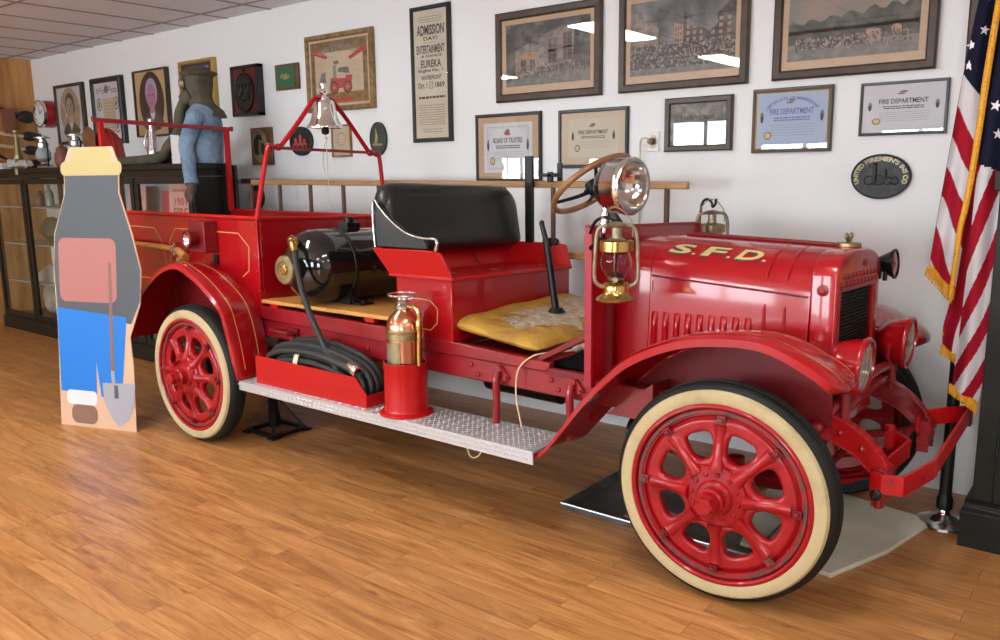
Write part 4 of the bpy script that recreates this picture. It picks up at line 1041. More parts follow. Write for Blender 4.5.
b = MB(); b.lathe([(.056,.01),(.058,.040),(.062,.045),(.078,.050),(.082,.056),(.082,.078),(.076,.086),(.050,.088),(.046,.082),(.0,.080)],(tx,.15,tz-.01),(0,-1,0),36); v = b.build('valve_cap','brass_dull',tank)
b = MB(); b.lathe([(.030,.080),(.030,.09),(.022,.096)],(tx,.15,tz-.01),(0,-1,0),20); b.build('valve_screw','brass',v)
b = MB(); b.tube([(tx-.04,.19,tz+.13),(tx+.00,.135,tz+.155),(tx+.05,.10,tz+.135),(tx+.085,.085,tz+.095)],[.026,.028,.024,.020],14,4); b.lathe([(.028,-.012),(.030,-.008),(.030,.008),(.028,.012)],(tx+.03,.115,tz+.148),(.8,-.5,-.35),18); b.build('brass_elbow','brass',tank)
b = MB(); b.tube([(tx+.08,.088,tz+.10),(tx+.11,.07,tz+.02),(tx+.17,.065,tz-.16),(tx+.30,.055,tz-.36),(tx+.44,.035,tz-.50),(tx+.52,.060,tz-.575)],[.017]*6,12,5); b.build('tank_hose','hose_rubber',tank)

# hose tray and extinguisher socket on the board
b = MB(); z0=.440; tp=[(-2.81,z0),(-1.89,z0),(-1.885,.507),(-1.968,.590),(-2.81,.600)]
b.prism(tp,'y',-.010,-.004); b.prism(tp,'y',.200,.206)
b.box(-2.81,-1.89,-.004,.200,z0,z0+.006); b.box(-2.81,-2.804,-.004,.200,z0,.60); b.box(-1.891,-1.885,-.004,.200,z0,.505)
b.build('hose_tray','red_bright',T,smooth=0)
ex, ey = -1.678, .068
b = MB(); b.lathe([(.135,.0),(.137,.006),(.130,.012),(.112,.018),(.108,.030),(.108,.245),(.110,.250),(.110,.258),(.102,.258),(.100,.02)],(ex,ey,z0),(0,0,1),44,caps=False); b.build('extinguisher_socket','red_bright',T,smooth=30)

LEAN[0] = False
# axle, springs, frame horns, steering linkage
b = MB(); b.tube([(0,.13,.44),(0,.25,.42),(0,.34,.345),(0,.50,.335),(0,mir(.50),.335),(0,mir(.34),.345),(0,mir(.25),.42),(0,mir(.13),.44)],[.035,.034,.032,.034,.034,.032,.034,.035],12,3); b.build('front_axle','red_frame',T)
b = MB(); b.tube([(.13,.20,.34),(.16,.40,.335),(.16,mir(.40),.335),(.13,mir(.20),.34)],.016,10); b.tube([(-.02,.16,.36),(.06,.18,.34),(.14,.21,.34)],.018,8); b.tube([(-.02,mir(.16),.36),(.06,mir(.18),.34),(.14,mir(.21),.34)],.018,8); b.build('tie_rod','red_dull',T)
b = MB(); b.cyl((-3.345,.12,.425),(-3.345,mir(.12),.425),.05); b.ell((-3.345,YC,.425),(.17,.16,.17)); b.cyl((-3.3,YC,.43),(-1.3,YC,.58),.035); b.build('rear_axle','red_dull',T)
for s in (1,-1):
    f = (lambda y: y) if s > 0 else mir
    b = MB()
    for k in range(5):
        L_ = .50-.08*k; pts = []
        for i in range(9):
            t = -1+2*i/8; pts.append((-.03+t*L_, .395+.085*t*t*(L_/.5)**2*1.2-.009*k))
        top = [(x,z+.008) for x,z in pts]
        b.prism(pts+top[::-1],'y',f(.325),f(.375))
    b.build('leaf_spring','red_frame',T,smooth=30)
    b = MB()
    for k in range(5):
        L_ = .56-.09*k; pts = [(-3.345+t*L_, .53+.10*t*t*(L_/.56)**2-.009*k) for t in [-1+2*i/8 for i in range(9)]]
        b.prism(pts+[(x,z+.008) for x,z in pts[::-1]],'y',f(.30),f(.35))
    b.build('leaf_spring','red_dull',T,smooth=30)
    # frame horn, a curved pressed channel
    up = [(.10,.735),(.24,.715),(.33,.690),(.41,.645),(.475,.580),(.505,.530)]; lo = [(.475,.488),(.43,.520),(.38,.565),(.30,.600),(.20,.620),(.10,.615)]
    b = MB(); b.prism(up+lo,'y',f(.335),f(.345))
    for P_ in (up,lo): 
        P2,_ = catmull([V((x,0,z)) for x,z in P_],[1]*len(P_),3)
        for p,q in zip(P2,P2[1:]): b.bar((p.x,f(.358),p.z),(q.x,f(.358),q.z),.05,.008)
    h = b.build('frame_horn','red_bright' if s>0 else 'red_frame',T,bevel=.003)
    b = MB()
    for (x,z) in ((.22,.668),(.33,.640),(.41,.592)): b.lathe([(.013,0),(.012,.005),(.004,.010)],(x,f(.335),z),(0,-s,0),12)
    b.build('horn_rivets','red_paint' if s>0 else 'red_frame',h)
    b = MB(); b.cyl((.485,f(.30),.505),(.485,f(.41),.505),.034); b.cyl((.485,f(.27),.455),(.485,f(.42),.455),.024); b.box(.462,.508,f(.288),f(.302),.40,.51); b.box(.462,.508,f(.392),f(.406),.40,.51); b.cyl((.49,f(.285),.40),(.49,f(.285),.46),.014)
    sh = b.build('spring_shackle','red_frame',T,bevel=.002)
    b = MB(); b.lathe([(.020,0),(.020,.012),(.010,.020)],(.485,f(.27),.455),(0,-s,0),14); b.build('grease_cup','black_metal',sh)
    b = MB(); b.cyl((.10,f(.32),.655),(.10,f(.29),.655),.032); b.ell((.25,f(.30),.655),(.03,.03,.03)); b.cyl((.25,f(.30),.655),(.25,f(.35),.655),.02); b.build_each('horn_boss','red_frame',T)
    # drum and king pin
    b = MB(); b.cyl((0,f(.105),.425),(0,f(.19),.425),.075,.06); b.cyl((0,f(.165),.32),(0,f(.165),.53),.032); b.build('steering_knuckle','red_frame',T)
b = MB(); b.tube([(.285,.345,.70),(.30,.36,.735),(.33,.46,.775),(.335,.60,.790),(.335,YC,.793),(.335,mir(.60),.790),(.33,mir(.46),.775),(.30,mir(.36),.735),(.285,mir(.345),.70)],.020,10,3); b.tube([(.28,.345,.66),(.31,.46,.705),(.315,.60,.720),(.315,mir(.60),.720),(.31,mir(.46),.705),(.28,mir(.345),.66)],.026,10,3); b.build('arched_cross_bar','red_frame',T)
b = MB(); b.cyl((.44,.37,.50),(.44,mir(.37),.50),.014); b.build('spreader_rod','red_dull',T)
# under-hood splash apron so the engine bay reads dark
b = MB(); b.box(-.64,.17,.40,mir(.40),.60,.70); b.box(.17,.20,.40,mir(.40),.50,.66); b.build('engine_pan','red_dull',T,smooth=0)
b = MB(); b.cyl((-.52,.30,.50),(-.36,.30,.50),.075); b.cyl((-.36,.30,.50),(-.30,.30,.50),.055); b.build('generator','black_metal',T)
b = MB(); b.tube([(-.40,.95,.52),(-.9,1.0,.45),(-1.4,1.02,.38),(-2.2,1.0,.40),(-2.9,.98,.42)],.028,10,4); b.lathe([(.03,0),(.075,.02),(.075,.55),(.03,.57)],(-1.35,1.02,.385),(-1,0,.02),20); b.build('exhaust_pipe','black_metal',T)
# bumper: flat bar, bent in three, on two S brackets
def strip(b, pts, h, t=.010):
    P = [V(p) for p in pts]
    for p, q in zip(P, P[1:]):
        d_ = (q-p).normalized()*.004; b.bar(p-d_, q+d_, t, h)
b = MB(); strip(b,[(.462,.290,.497),(.500,.275,.497),(.565,.290,.497),(.618,.55,.497),(.622,1.27,.540)],.074,.012)
bp = b.build('bumper','red_bright',T,bevel=.002,smooth=0)
b = MB(); strip(b,[(.440,.62,.53),(.455,.70,.535),(.505,.66,.525),(.475,.34,.51)],.074,.010); b.box(.43,.46,.60,.64,.53,.60); b.lathe([(.02,0),(.02,.02)],(.44,.62,.60),(0,0,1),8); b.build('bumper_bracket','red_bright',T,bevel=.002,smooth=0)
b = MB(); strip(b,[(.465,1.02,.52),(.47,1.12,.53),(.535,1.18,.54),(.612,1.24,.545)],.074,.010); b.build('bumper_bracket','red_bright',T,bevel=.002,smooth=0)
b = MB(); b.box(.605,.635,1.235,1.275,.49,.60); b.build('bumper_end','red_dull',T,bevel=.003,smooth=0)
b = MB(); b.cyl((.618,.555,.47),(.618,.555,.53),.012); b.lathe([(.01,0),(.01,.006)],(.53,.27,.51),(0,-1,0),10); b.lathe([(.01,0),(.01,.006)],(.60,.44,.49),(.9,-.4,0),10); b.build('bumper_bolts','red_frame',bp)

LEAN[0] = True
# head lamps
def headlamp(y, s):
    c = V((.390,y,.900)); ax = V((.985,0,-.07)).normalized(); K = .90
    b = MB(); b.lathe([(r*K,q*K) for r,q in [(.0,-.150),(.035,-.146),(.075,-.125),(.100,-.085),(.113,-.040),(.118,-.010),(.128,-.006),(.130,.004),(.126,.014),(.114,.016),(.112,.004),(.108,-.01)]],c,ax,44,caps=False)
    o = b.build('headlamp','red_paint',T,smooth=50)
    b = MB(); b.lathe([(r*K,q*K) for r,q in [(.110,.004),(.100,-.03),(.075,-.07),(.04,-.095),(.0,-.10)]],c,ax,36,caps=False); b.build('reflector','reflector',o)
    b = MB(); b.lathe([(r*K,q*K) for r,q in [(.0,.016),(.05,.015),(.112,.006),(.112,.002),(.05,.009),(.0,.010)]],c,ax,36); b.build('lens','lens_glass',o)
    b = MB(); b.ell(c-ax*.06,(.016,.016,.016)); b.build('bulb','plastic_white',o)
    b = MB(); b.cyl((.335,y,.68),(.335,y,.81),.017); b.tube([(.335,y-.108,.90),(.333,y-.09,.84),(.333,y,.80),(.333,y+.09,.84),(.335,y+.108,.90)],.012,8,4); b.build('lamp_bracket','red_frame',T)
headlamp(.365,1); headlamp(mir(.365),-1)

LEAN[0] = False
# small funnel lamp on the far side of the radiator
c = V((.300,1.115,1.203)); ax = V((.99,-.02,.05)).normalized()
b = MB(); b.lathe([(.0,-.085),(.018,-.08),(.030,-.06),(.055,-.01),(.066,.004),(.066,.010),(.060,.012),(.056,.008)],c,ax,32,caps=False); fl = b.build('marker_lamp','black_metal',T,smooth=50)
b = MB(); b.lathe([(.0,.013),(.058,.006),(.058,.002),(.0,.004)],c,ax,28); b.build('red_lens','lens_red',fl)
b = MB(); b.cyl((.25,1.06,1.205),c-ax*.06,.014); b.box(.235,.265,1.052,1.075,1.14,1.22); b.cyl((.275,1.09,1.13),(.275,1.09,1.20),.010); b.build('lamp_arm','black_metal',fl)

# large nickel spot lamp on the dash
c = V((-.565,.300,1.555)); ax = V((.985,-.13,-.04)).normalized()
b = MB(); b.lathe([(.108,-.075),(.115,-.065),(.117,.0),(.121,.004),(.121,.020),(.114,.030),(.101,.030),(.099,.018)],c,ax,52,caps=False); sp = b.build('spot_lamp','chrome',T,smooth=45)
b = MB(); b.lathe([(.0,-.150),(.03,-.148),(.07,-.130),(.100,-.100),(.110,-.074),(.0,-.070)],c,ax,44,caps=False); b.build('lamp_back','black_gloss',sp)
b = MB(); b.lathe([(.100,.016),(.090,-.015),(.065,-.045),(.03,-.062),(.0,-.066)],c,ax,44,caps=False); b.build('reflector','reflector',sp)
b = MB(); b.lathe([(.0,.024),(.100,.022),(.100,.018),(.0,.020)],c,ax,44); b.build('lens','pane',sp)
b = MB(); b.ell(c-ax*.035,(.018,.018,.018)); b.cyl(c-ax*.06,c-ax*.03,.010); b.build('bulb','plastic_white',sp)
b = MB(); b.tube([(-.655,.30,1.56),(-.665,.29,1.50),(-.675,.28,1.36)],[.013]*3,10,4); b.cyl(c-ax*.11,(-.66,.30,1.555),.014); b.build('lamp_post','chrome',sp)

# steering wheel and column (driver on the far side)
hc = V((-1.205,1.045,1.550)); hax = V((-.62,.03,.78)).normalized()
e1 = hax.cross(V((0,1,0))).normalized(); e2 = hax.cross(e1)
b = MB(); n=44; b.tube([hc+(e1*math.cos(2*PI*i/n)+e2*math.sin(2*PI*i/n))*.235 for i in range(n)],.0165,12,closed=True); sw = b.build('steering_wheel','wood_steer',T)
b = MB()
for k in range(4):
    a = PI/4+k*PI/2; q = e1*math.cos(a)+e2*math.sin(a); b.tube([hc-hax*.03+q*.02, hc-hax*.025+q*.10, hc+q*.215],[.013,.010,.009],8,3)
b.lathe([(.0,.02),(.035,.015),(.042,-.01),(.040,-.045),(.025,-.06)],hc,hax,24,caps=False); b.build('wheel_spider','black_metal',sw)
b = MB(); b.bar(hc-hax*.02,hc-hax*.02+e1*-.15+e2*.04,.012,.008); b.bar(hc-hax*.015,hc-hax*.015+e1*-.12-e2*.06,.012,.008); b.ell(hc-hax*.02+e1*-.15+e2*.04,(.014,.014,.014)); b.ell(hc-hax*.015+e1*-.12-e2*.06,(.014,.014,.014))
b.tube([hc-hax*.03+(e1*math.cos(a)+e2*math.sin(a))*.075 for a in [i*PI/10 for i in range(4,17)]],.005,6); b.build('throttle_quadrant','black_metal',sw)
cd = V((-.62,-.04,.78)).normalized(); b = MB(); b.cyl(hc-hax*.03,hc-cd*.85,.024); b.build('steering_column','black_metal',T)
# levers
b = MB(); b.cyl((-1.305,.72,1.355),(-1.275,.72,1.26),.013,.015); b.cyl((-1.275,.72,1.27),(-1.20,.72,.80),.018,.020); b.lathe([(.03,0),(.045,.01),(.03,.03)],(-1.213,.72,.895),(0,0,1),16); b.box(-1.29,-1.255,.705,.735,1.25,1.285); b.ell((-1.305,.72,1.36),(.014,.014,.014)); b.build('gear_lever','black_metal',T)
b = MB(); b.cyl((-.80,.62,1.02),(-1.00,.66,.78),.013,.016); b.ell((-1.245,.76,1.262),(.018,.018,.020)); b.cyl((-1.245,.76,1.26),(-1.262,.73,1.24),.008); b.build('brake_lever','black_metal',T)
b = MB(); b.lathe([(.0,0),(.03,.004),(.10,.02),(.14,.05),(.145,.055),(.10,.03),(.0,.008)],(-.86,1.05,.90),(-.3,-.2,.9),24); b.build('gauge_bowl','plastic_white',T)

# side signal box lamp
b = MB(); b.box(-3.60,-3.42,.105,.20,1.150,1.345); bx = b.build('battery_lamp','red_dull',T,bevel=.006)
b = MB(); b.lathe([(.030,.0),(.034,.02),(.056,.055),(.060,.062),(.060,.074),(.053,.078),(.050,.070)],(-3.505,.112,1.235),(-.15,-1,.02),30,caps=False); b.build('lamp_horn','red_dull',bx)
b = MB(); b.lathe([(.052,.072),(.036,.048),(.0,.040)],(-3.505,.112,1.235),(-.15,-1,.02),24,caps=False); b.build('reflector','reflector',bx)
b = MB(); b.box(-3.46,-3.42,.185,.20,1.075,1.135); b.build('box_latch','black_metal',bx)
# axe brackets on bed side
b = MB(); b.box(-3.83,-3.80,.13,.20,1.12,1.20); b.tube([(-3.815,.14,1.19),(-3.815,.11,1.16),(-3.815,.125,1.10),(-3.815,.16,1.07)],.008,8,4); b.cyl((-3.78,.13,1.085),(-3.78,.17,1.085),.022); b.build('axe_bracket','steel',T)
# lantern hooks at both ends of the dash
def lhook(y, z): 
    b = MB(); b.tube([(-.725,y,1.28),(-.725,y,z-.10),(-.715,y,z-.02),(-.69,y,z+.005),(-.662,y,z-.010),(-.655,y,z-.035),(-.640,y,z-.02),(-.635,y,z+.008)],.007,8,4); b.build('lantern_hook','black_metal',T)
lhook(1.36,1.462)
b = MB(); b.bar((-.70,1.20,1.29),(-.725,1.37,1.29),.012,.012); b.bar((-.67,.17,1.30),(-.56,.10,1.36),.012,.012); b.tube([(-.67,.17,1.365),(-.62,.13,1.415),(-.56,.105,1.435),(-.50,.10,1.425)],.007,8,4); b.build_each('hook_arm','black_metal',T)
# ladder carriers on the far side
b = MB()
for (x,z1) in ((-4.77,1.71),(-1.785,1.715)): b.box(x-.028,x+.028,1.262,1.285,.80 if x<-3 else .78,z1); b.box(x-.03,x+.03,1.285,1.40,1.045,1.065)
b.build_each('ladder_carrier','black_metal',T,bevel=.004)
b = MB(); b.box(-1.70,-1.60,1.27,1.35,1.590,1.612); b.box(-1.635,-1.605,1.345,1.365,1.56,1.672); b.box(-1.655,-1.62,1.27,1.29,1.56,1.62); b.box(-4.72,-4.60,1.29,1.40,1.560,1.60); b.build_each('ladder_clamp','black_metal',T,bevel=.003)

LEAN[0] = False
# ---------------------------------------------------------------- things carried by the truck
# ladder on its far side
t = thing('wooden_ladder','long wooden ladder hung level along the wall side of the red truck','ladder',(-2.8,1.32,1.1))
def zl(x): return 1.556+(x+2.8)*-.0085
for dz in (0,-.415):
    b = MB(); b.bar((-4.80,1.32,zl(-4.80)+dz),(-.775,1.32,zl(-.775)+dz),.030,.040); b.build('ladder_rail','wood_ladder',t,bevel=.006,smooth=0)
k = 0; x = -4.62
while x < -.9:
    b = MB(); b.cyl((x,1.32,zl(x)-.41),(x,1.32,zl(x)),.0155,n=10); b.build('rung','wood_rung',t); x += .372
# axe
t = thing('fire_axe','fire axe with varnished wooden handle strapped to the truck bed side','axe',(-4.0,.14,1.16))
b = MB(); P=[(-4.64,.145,1.175),(-4.3,.145,1.168),(-4.0,.145,1.160),(-3.88,.145,1.152),(-3.80,.145,1.146),(-3.735,.145,1.112),(-3.715,.145,1.105)]
R=[.024,.019,.020,.022,.023,.028,.027]; b.tube([V(p) for p in P],R,14,5); b.build('handle','wood_handle',t)
b = MB(); b.prism([(-4.72,1.25),(-4.60,1.215),(-4.60,1.13),(-4.72,1.08),(-4.735,1.16)],'y',.125,.165); b.build('axe_head','red_bright',t,bevel=.004)
# hose coil
t = thing('rubber_hose','coil of black rubber hose tied with a tan strap in the red tray','hose',(-2.45,.2,.41))
b = MB()
for k in range(12):
    yy=.018+.0405*(k%5)+(.018 if k>9 else 0); L_=[.395,.405,.41,.405,.395,.36,.37,.37,.36,.35,.385,.33][k]; hh=[.095,.115,.11,.12,.10,.060,.075,.07,.08,.06,.09,.045][k]; zc=[.565,.575,.58,.58,.565,.545,.55,.55,.55,.545,.575,.54][k]
    pts=[]
    for i in range(20):
        a=2*PI*i/20; cx_=math.copysign(abs(math.cos(a))**.55,math.cos(a)); sz_=math.copysign(abs(math.sin(a))**.8,math.sin(a))
        pts.append((-2.345+L_*cx_+(.0 if sz_<0 else .012), yy+.008*math.sin(2*a+k), max(zc+hh*sz_-(.055*cx_ if cx_>0 else 0),.466)+(.012*math.sin(a*1.5) if sz_>0 else 0)))
    b.tube(pts,.0185,10,2,closed=True)
coil=b.build('hose_coil','hose_rubber',t)
b = MB(); pts=[]
for i in range(24):
    a=2*PI*i/24; pts.append((-2.46+.004*math.sin(a),.098+.100*math.cos(a),.575+.128*math.sin(a)))
secs=[[V(p)+V((dx,0,0))+(V((0,p[1]-.098,p[2]-.575)).normalized()*dr) for dx,dr in ((-.018,0),(.018,0),(.018,.004),(-.018,.004))] for p in pts]
b.loft(secs,loop=True); b.build('hose_strap','wire_cream',t,smooth=0)
b = MB(); b.lathe([(.020,0),(.024,.01),(.024,.05),(.030,.055),(.030,.085),(.022,.088),(.020,.06)],(-2.05,.03,.640),(1,-.2,-.35),20,caps=False); b.build('coupling','chrome',t)
# extinguisher
z0 = .424
t = thing('fire_extinguisher','old copper and brass fire extinguisher standing in a red socket on the running board','fire extinguisher',(ex,ey,z0+.02))
b = MB(); b.lathe([(.0,.02),(.086,.021),(.088,.03),(.088,.44),(.086,.465),(.078,.492),(.060,.515),(.040,.530),(.034,.545)],(ex,ey,z0),(0,0,1),44,caps=False); b.build('cylinder','copper',t,smooth=60)
b = MB(); b.lathe([(.0895,.43),(.0905,.432),(.0905,.445),(.0895,.447)],(ex,ey,z0),(0,0,1),44,caps=False); b.lathe([(.0892,.395),(.0895,.425)],(ex,ey,z0),(0,0,1),44,caps=False); b.build('body_band','brass_dull',t)
b = MB()
def lab(u0,u1,v0,v1,k,b=b): 
    for i in range(8):
        a0=-2.30+(u0+(u1-u0)*i/8)*1.25; a1=-2.30+(u0+(u1-u0)*(i+1)/8)*1.25; r_=.0890+k*.0006
        b.add([(ex+r_*math.cos(a0),ey+r_*math.sin(a0),z0+v0),(ex+r_*math.cos(a1),ey+r_*math.sin(a1),z0+v0),(ex+r_*math.cos(a1),ey+r_*math.sin(a1),z0+v1),(ex+r_*math.cos(a0),ey+r_*math.sin(a0),z0+v1)],[(0,1,2,3)])
b.cur=0; lab(0,1,.265,.385,1); b.cur=2; lab(.0,1,.262,.285,2); b.cur=1
for k in range(9): lab(.12,.88 if k%3 else .7,.297+k*.0095,.300+k*.0095,2)
b.build('label_plate',['brass_dull','ink_soft','plaque_green'],t,smooth=0,fix=False)
b = MB(); b.lathe([(.036,.540),(.042,.545),(.042,.560),(.034,.566),(.030,.575),(.034,.590),(.028,.60)],(ex,ey,z0),(0,0,1),28)
n_=28; b.tube([(ex+.072*math.cos(2*PI*i/n_),ey+.072*math.sin(2*PI*i/n_),z0+.612) for i in range(n_)],.006,8,closed=True)
for k in range(3): a=k*2*PI/3+.3; b.bar((ex+.02*math.cos(a),ey+.02*math.sin(a),z0+.585),(ex+.072*math.cos(a),ey+.072*math.sin(a),z0+.612),.014,.008)
b.build('screw_cap','steel',t)
b = MB(); b.tube([(ex+.03,ey,z0+.555),(ex+.085,ey-.01,z0+.560),(ex+.112,ey-.01,z0+.53),(ex+.112,ey-.01,z0+.45),(ex+.105,ey-.01,z0+.27)],[.011]*5,10,4); b.lathe([(.014,0),(.016,.02),(.016,.05),(.012,.06)],(ex+.112,ey-.01,z0+.44),(0,0,1),14); b.build('discharge_hose','brass',t)

# barn lanterns
def LS(p, G): return [(r_*G, q_) for r_, q_ in p]
def lantern(cx, cy, z0_, label, metal, collar, G=1.28):
    t = thing('barn_lantern',label,'lantern',(cx,cy,z0_))
    o = (cx,cy,z0_)
    b = MB(); b.lathe(LS([(.0,0),(.062,.0),(.064,.006),(.056,.016),(.044,.026),(.040,.034),(.040,.062),(.043,.066),(.036,.074),(.022,.078)],G),o,(0,0,1),36); b.build('fuel_base',collar,t)
    b = MB(); b.lathe(LS([(.024,.082),(.028,.095),(.018,.108),(.008,.115)],G),o,(0,0,1),20); b.lathe([(.010,.0),(.010,.02)],(cx+.02,cy-.035,z0_+.09),(.4,-.9,0),10); b.build('burner',metal,t)
    b = MB(); b.lathe(LS([(.033,.098),(.040,.115),(.046,.145),(.044,.175),(.037,.200),(.035,.205),(.033,.205),(.035,.200),(.042,.175),(.044,.145),(.038,.115),(.031,.098)],G),o,(0,0,1),32,caps=False); b.build('glass_globe','purple_glass' ,t)
    b = MB(); b.lathe(LS([(.052,.198),(.054,.200),(.054,.238),(.052,.240),(.040,.244),(.040,.240),(.050,.236),(.050,.200)],G),o,(0,0,1),36,caps=False); b.build('collar_band',collar,t)
    b = MB(); b.lathe(LS([(.030,.243),(.020,.250),(.017,.262),(.017,.292),(.030,.298),(.032,.304),(.024,.312),(.0,.316)],G),o,(0,0,1),24); b.build('chimney',metal,t)
    b = MB()
    for s in (-1,1):
        dx, dy = .80*s*G, .60*s*G
        b.tube([(cx+dx*.018,cy+dy*.018,z0_+.300),(cx+dx*.048,cy+dy*.048,z0_+.296),(cx+dx*.062,cy+dy*.062,z0_+.26),(cx+dx*.066,cy+dy*.066,z0_+.18),(cx+dx*.068,cy+dy*.068,z0_+.10),(cx+dx*.060,cy+dy*.060,z0_+.068),(cx+dx*.036,cy+dy*.036,z0_+.052)],.0085,10,4)
    for k in range(4): a=k*PI/2+.4; b.tube([(cx+.040*math.cos(a),cy+.040*math.sin(a),z0_+.10),(cx+.062*math.cos(a),cy+.062*math.sin(a),z0_+.145),(cx+.048*math.cos(a),cy+.048*math.sin(a),z0_+.20)],.0022,6,4)
    b.build('side_tubes',metal,t)
    b = MB(); b.tube([(cx-.052,cy-.039,z0_+.255),(cx-.055,cy-.03,z0_+.32),(cx-.01,cy+.0,z0_+.372),(cx+.045,cy+.03,z0_+.325),(cx+.052,cy+.039,z0_+.255)],.0028,6,5); b.build('bail_handle',metal,t)
lantern(-.500,.095,1.105,'brass-collared barn lantern with purple glass hanging below the nickel spot lamp','lantern_metal','brass')
lantern(-.655,1.36,1.095,'old barn lantern on a hook beyond the hood, near the wall','lantern_metal','brass_dull')

# torn yellow seat cushion lying on the floor boards
t = thing('seat_cushion','torn yellow foam seat cushion leaning on the floor boards below the seat','cushion',(-1.2,.7,.80))
C4 = [V((-1.555,.235,.885)),V((-.985,.225,.815)),V((-.90,1.18,.838)),V((-1.44,1.19,.925))]
def cpt(u_, v_, top):
    p = C4[0].lerp(C4[1],u_).lerp(C4[3].lerp(C4[2],u_),v_)
    e = min(u_,1-u_)*8; e2_ = min(v_,1-v_)*12; k = min(1,e)**.5*min(1,e2_)**.5
    return p+V((0,0,(.030*k+.006*math.sin(9*u_+3*v_)+.004*math.sin(17*v_+u_*5)) if top else (-.040*k)))
b = MB(); n1, n2 = 28, 36
W = n2+1
vs = [cpt(i/n1,j/n2,True) for i in range(n1+1) for j in range(n2+1)]+[cpt(i/n1,j/n2,False) for i in range(n1+1) for j in range(n2+1)]
o_ = (n1+1)*W; fs = []
for i in range(n1):
    for j in range(n2): fs.append((i*W+j,(i+1)*W+j,(i+1)*W+j+1,i*W+j+1)); fs.append((o_+i*W+j,o_+i*W+j+1,o_+(i+1)*W+j+1,o_+(i+1)*W+j))
for i in range(n1): fs.append((i*W,o_+i*W,o_+(i+1)*W,(i+1)*W)); fs.append((i*W+n2,(i+1)*W+n2,o_+(i+1)*W+n2,o_+i*W+n2))
for j in range(n2): fs.append((j,j+1,o_+j+1,o_+j)); fs.append((n1*W+j,o_+n1*W+j,o_+n1*W+j+1,n1*W+j+1))
b.add(vs,fs); b.build('foam','cushion',t,smooth=60)
b = MB()
def blob(cu,cv,ru,rv,ph,n=30):
    pts=[cpt(cu,cv,True)+V((0,0,.010))]
    ring=[]
    for i in range(n):
        a=2*PI*i/n; rr=1+.22*math.sin(3*a+ph)+.13*math.sin(7*a+2*ph)+.07*math.sin(13*a)
        ring.append(cpt(min(.96,max(.04,cu+ru*rr*math.cos(a))),min(.97,max(.03,cv+rv*rr*math.sin(a))),True)+V((0,0,.003+.003*math.sin(5*a))))
    mid=[(pts[0]*.5+q*.5)+V((0,0,.003*math.sin(i*1.7))) for i,q in enumerate(ring)]
    m=len(ring); b.add(pts+mid+ring,[(0,1+i,1+(i+1)%m) for i in range(m)]+[(1+i,1+m+i,1+m+(i+1)%m,1+(i+1)%m) for i in range(m)])
blob(.62,.36,.26,.17,.3); blob(.66,.70,.27,.25,1.7); blob(.42,.55,.16,.24,2.4); blob(.50,.25,.15,.09,4); blob(.3,.8,.10,.12,1)
b.build('torn_cover','cushion_torn',t,smooth=60,fix=True)
# rope cord hanging over the sill
t = thing('pull_cord','thin tan cord with a wooden toggle draped over the sill to the running board','cord',(-1.15,.3,.80))
b = MB(); b.tube([(-.83,.45,.81),(-.90,.35,.800),(-.96,.25,.800),(-1.00,.195,.785),(-1.06,.180,.72),(-1.07,.175,.60),(-1.055,.180,.50),(-1.04,.175,.455),(-1.04,.175,.446)],.0042,6,6); b.build('string','cord',t)
b = MB(); b.lathe([(.014,0),(.020,.01),(.020,.03),(.014,.04),(.020,.05),(.020,.075),(.012,.085)],(-.885,.37,.812),(.75,.66,.03),16); b.build('toggle','cushion_torn',t)
t = thing('cord_loop','loop of thin cord dangling under the running board edge','cord',(-1.24,.10,.34))
b = MB(); b.tube([(-1.206,-.005,.430),(-1.216,-.010,.372),(-1.191,-.010,.327),(-1.151,-.005,.342),(-1.126,.0,.392),(-1.121,.005,.430)],.0035,6,6); b.build('string','cord',t)
# jack stand behind the rear wheel
t = thing('axle_stand','black steel axle stand on the floor behind the rear wheel','axle stand',(-3.12,.33,0))
b = MB(); b.cyl((-3.14,.33,.03),(-3.14,.33,.40),.032)
b.box(-3.18,-3.10,.28,.38,.395,.415); b.build('post','black_metal',t)
b = MB()
for q in ((-3.26,.22),(-3.00,.22),(-3.00,.46),(-3.26,.46)): b.bar((-3.14,.33,.25),(q[0],q[1],.02),.025,.012); b.box(q[0]-.03,q[0]+.03,q[1]-.03,q[1]+.03,0,.012)
for p_,q_ in (((-3.26,.22),(-3.00,.22)),((-3.00,.22),(-3.00,.46)),((-3.00,.46),(-3.26,.46)),((-3.26,.46),(-3.26,.22))): b.bar((p_[0],p_[1],.015),(q_[0],q_[1],.015),.03,.02)
b.build('tripod_legs','black_metal',t)
# drip pan and sheet under the front
t = thing('drip_pan','shallow dark metal drip pan on the floor under the hood','drip pan',(-.50,.65,0))
b = MB(); b.box(-.93,-.02,.40,.98,.002,.006)
b.prism([(-.93,.002),(-.96,.030),(-.955,.032),(-.925,.006)],'y',.385,.995)
b.box(-.94,-.01,.383,.389,.004,.028); b.box(-.94,-.01,.985,.991,.004,.028); b.box(-.02,-.014,.385,.99,.004,.028); b.build('pan','pan_metal',t,smooth=0)
b = MB(); b.tube([(-.955,.38,.031),(-.01,.38,.031),(-.01,.995,.031),(-.955,.995,.031)],.005,8,closed=True); b.build('rolled_rim','aluminium',t)
t = thing('floor_sheet','pale green-white board lying on the floor under the front wheels','board',(.15,.9,0))
b = MB(); b.prism([(-.10,.50),(.30,.44),(.43,.80),(.505,1.17),(.49,1.245),(.40,1.27),(.02,1.345),(-.25,1.30)],'z',.001,.022); b.build('sheet','mat_white',t,bevel=.004,smooth=0)
t = thing('cardboard_scrap','small light scrap lying in the drip pan','scrap',(-.55,.6,.006))
b = MB(); b.prism([(-.66,.47),(-.42,.43),(-.40,.62),(-.60,.66)],'z',.0065,.010); b.build('scrap','standee_card',t,smooth=0)
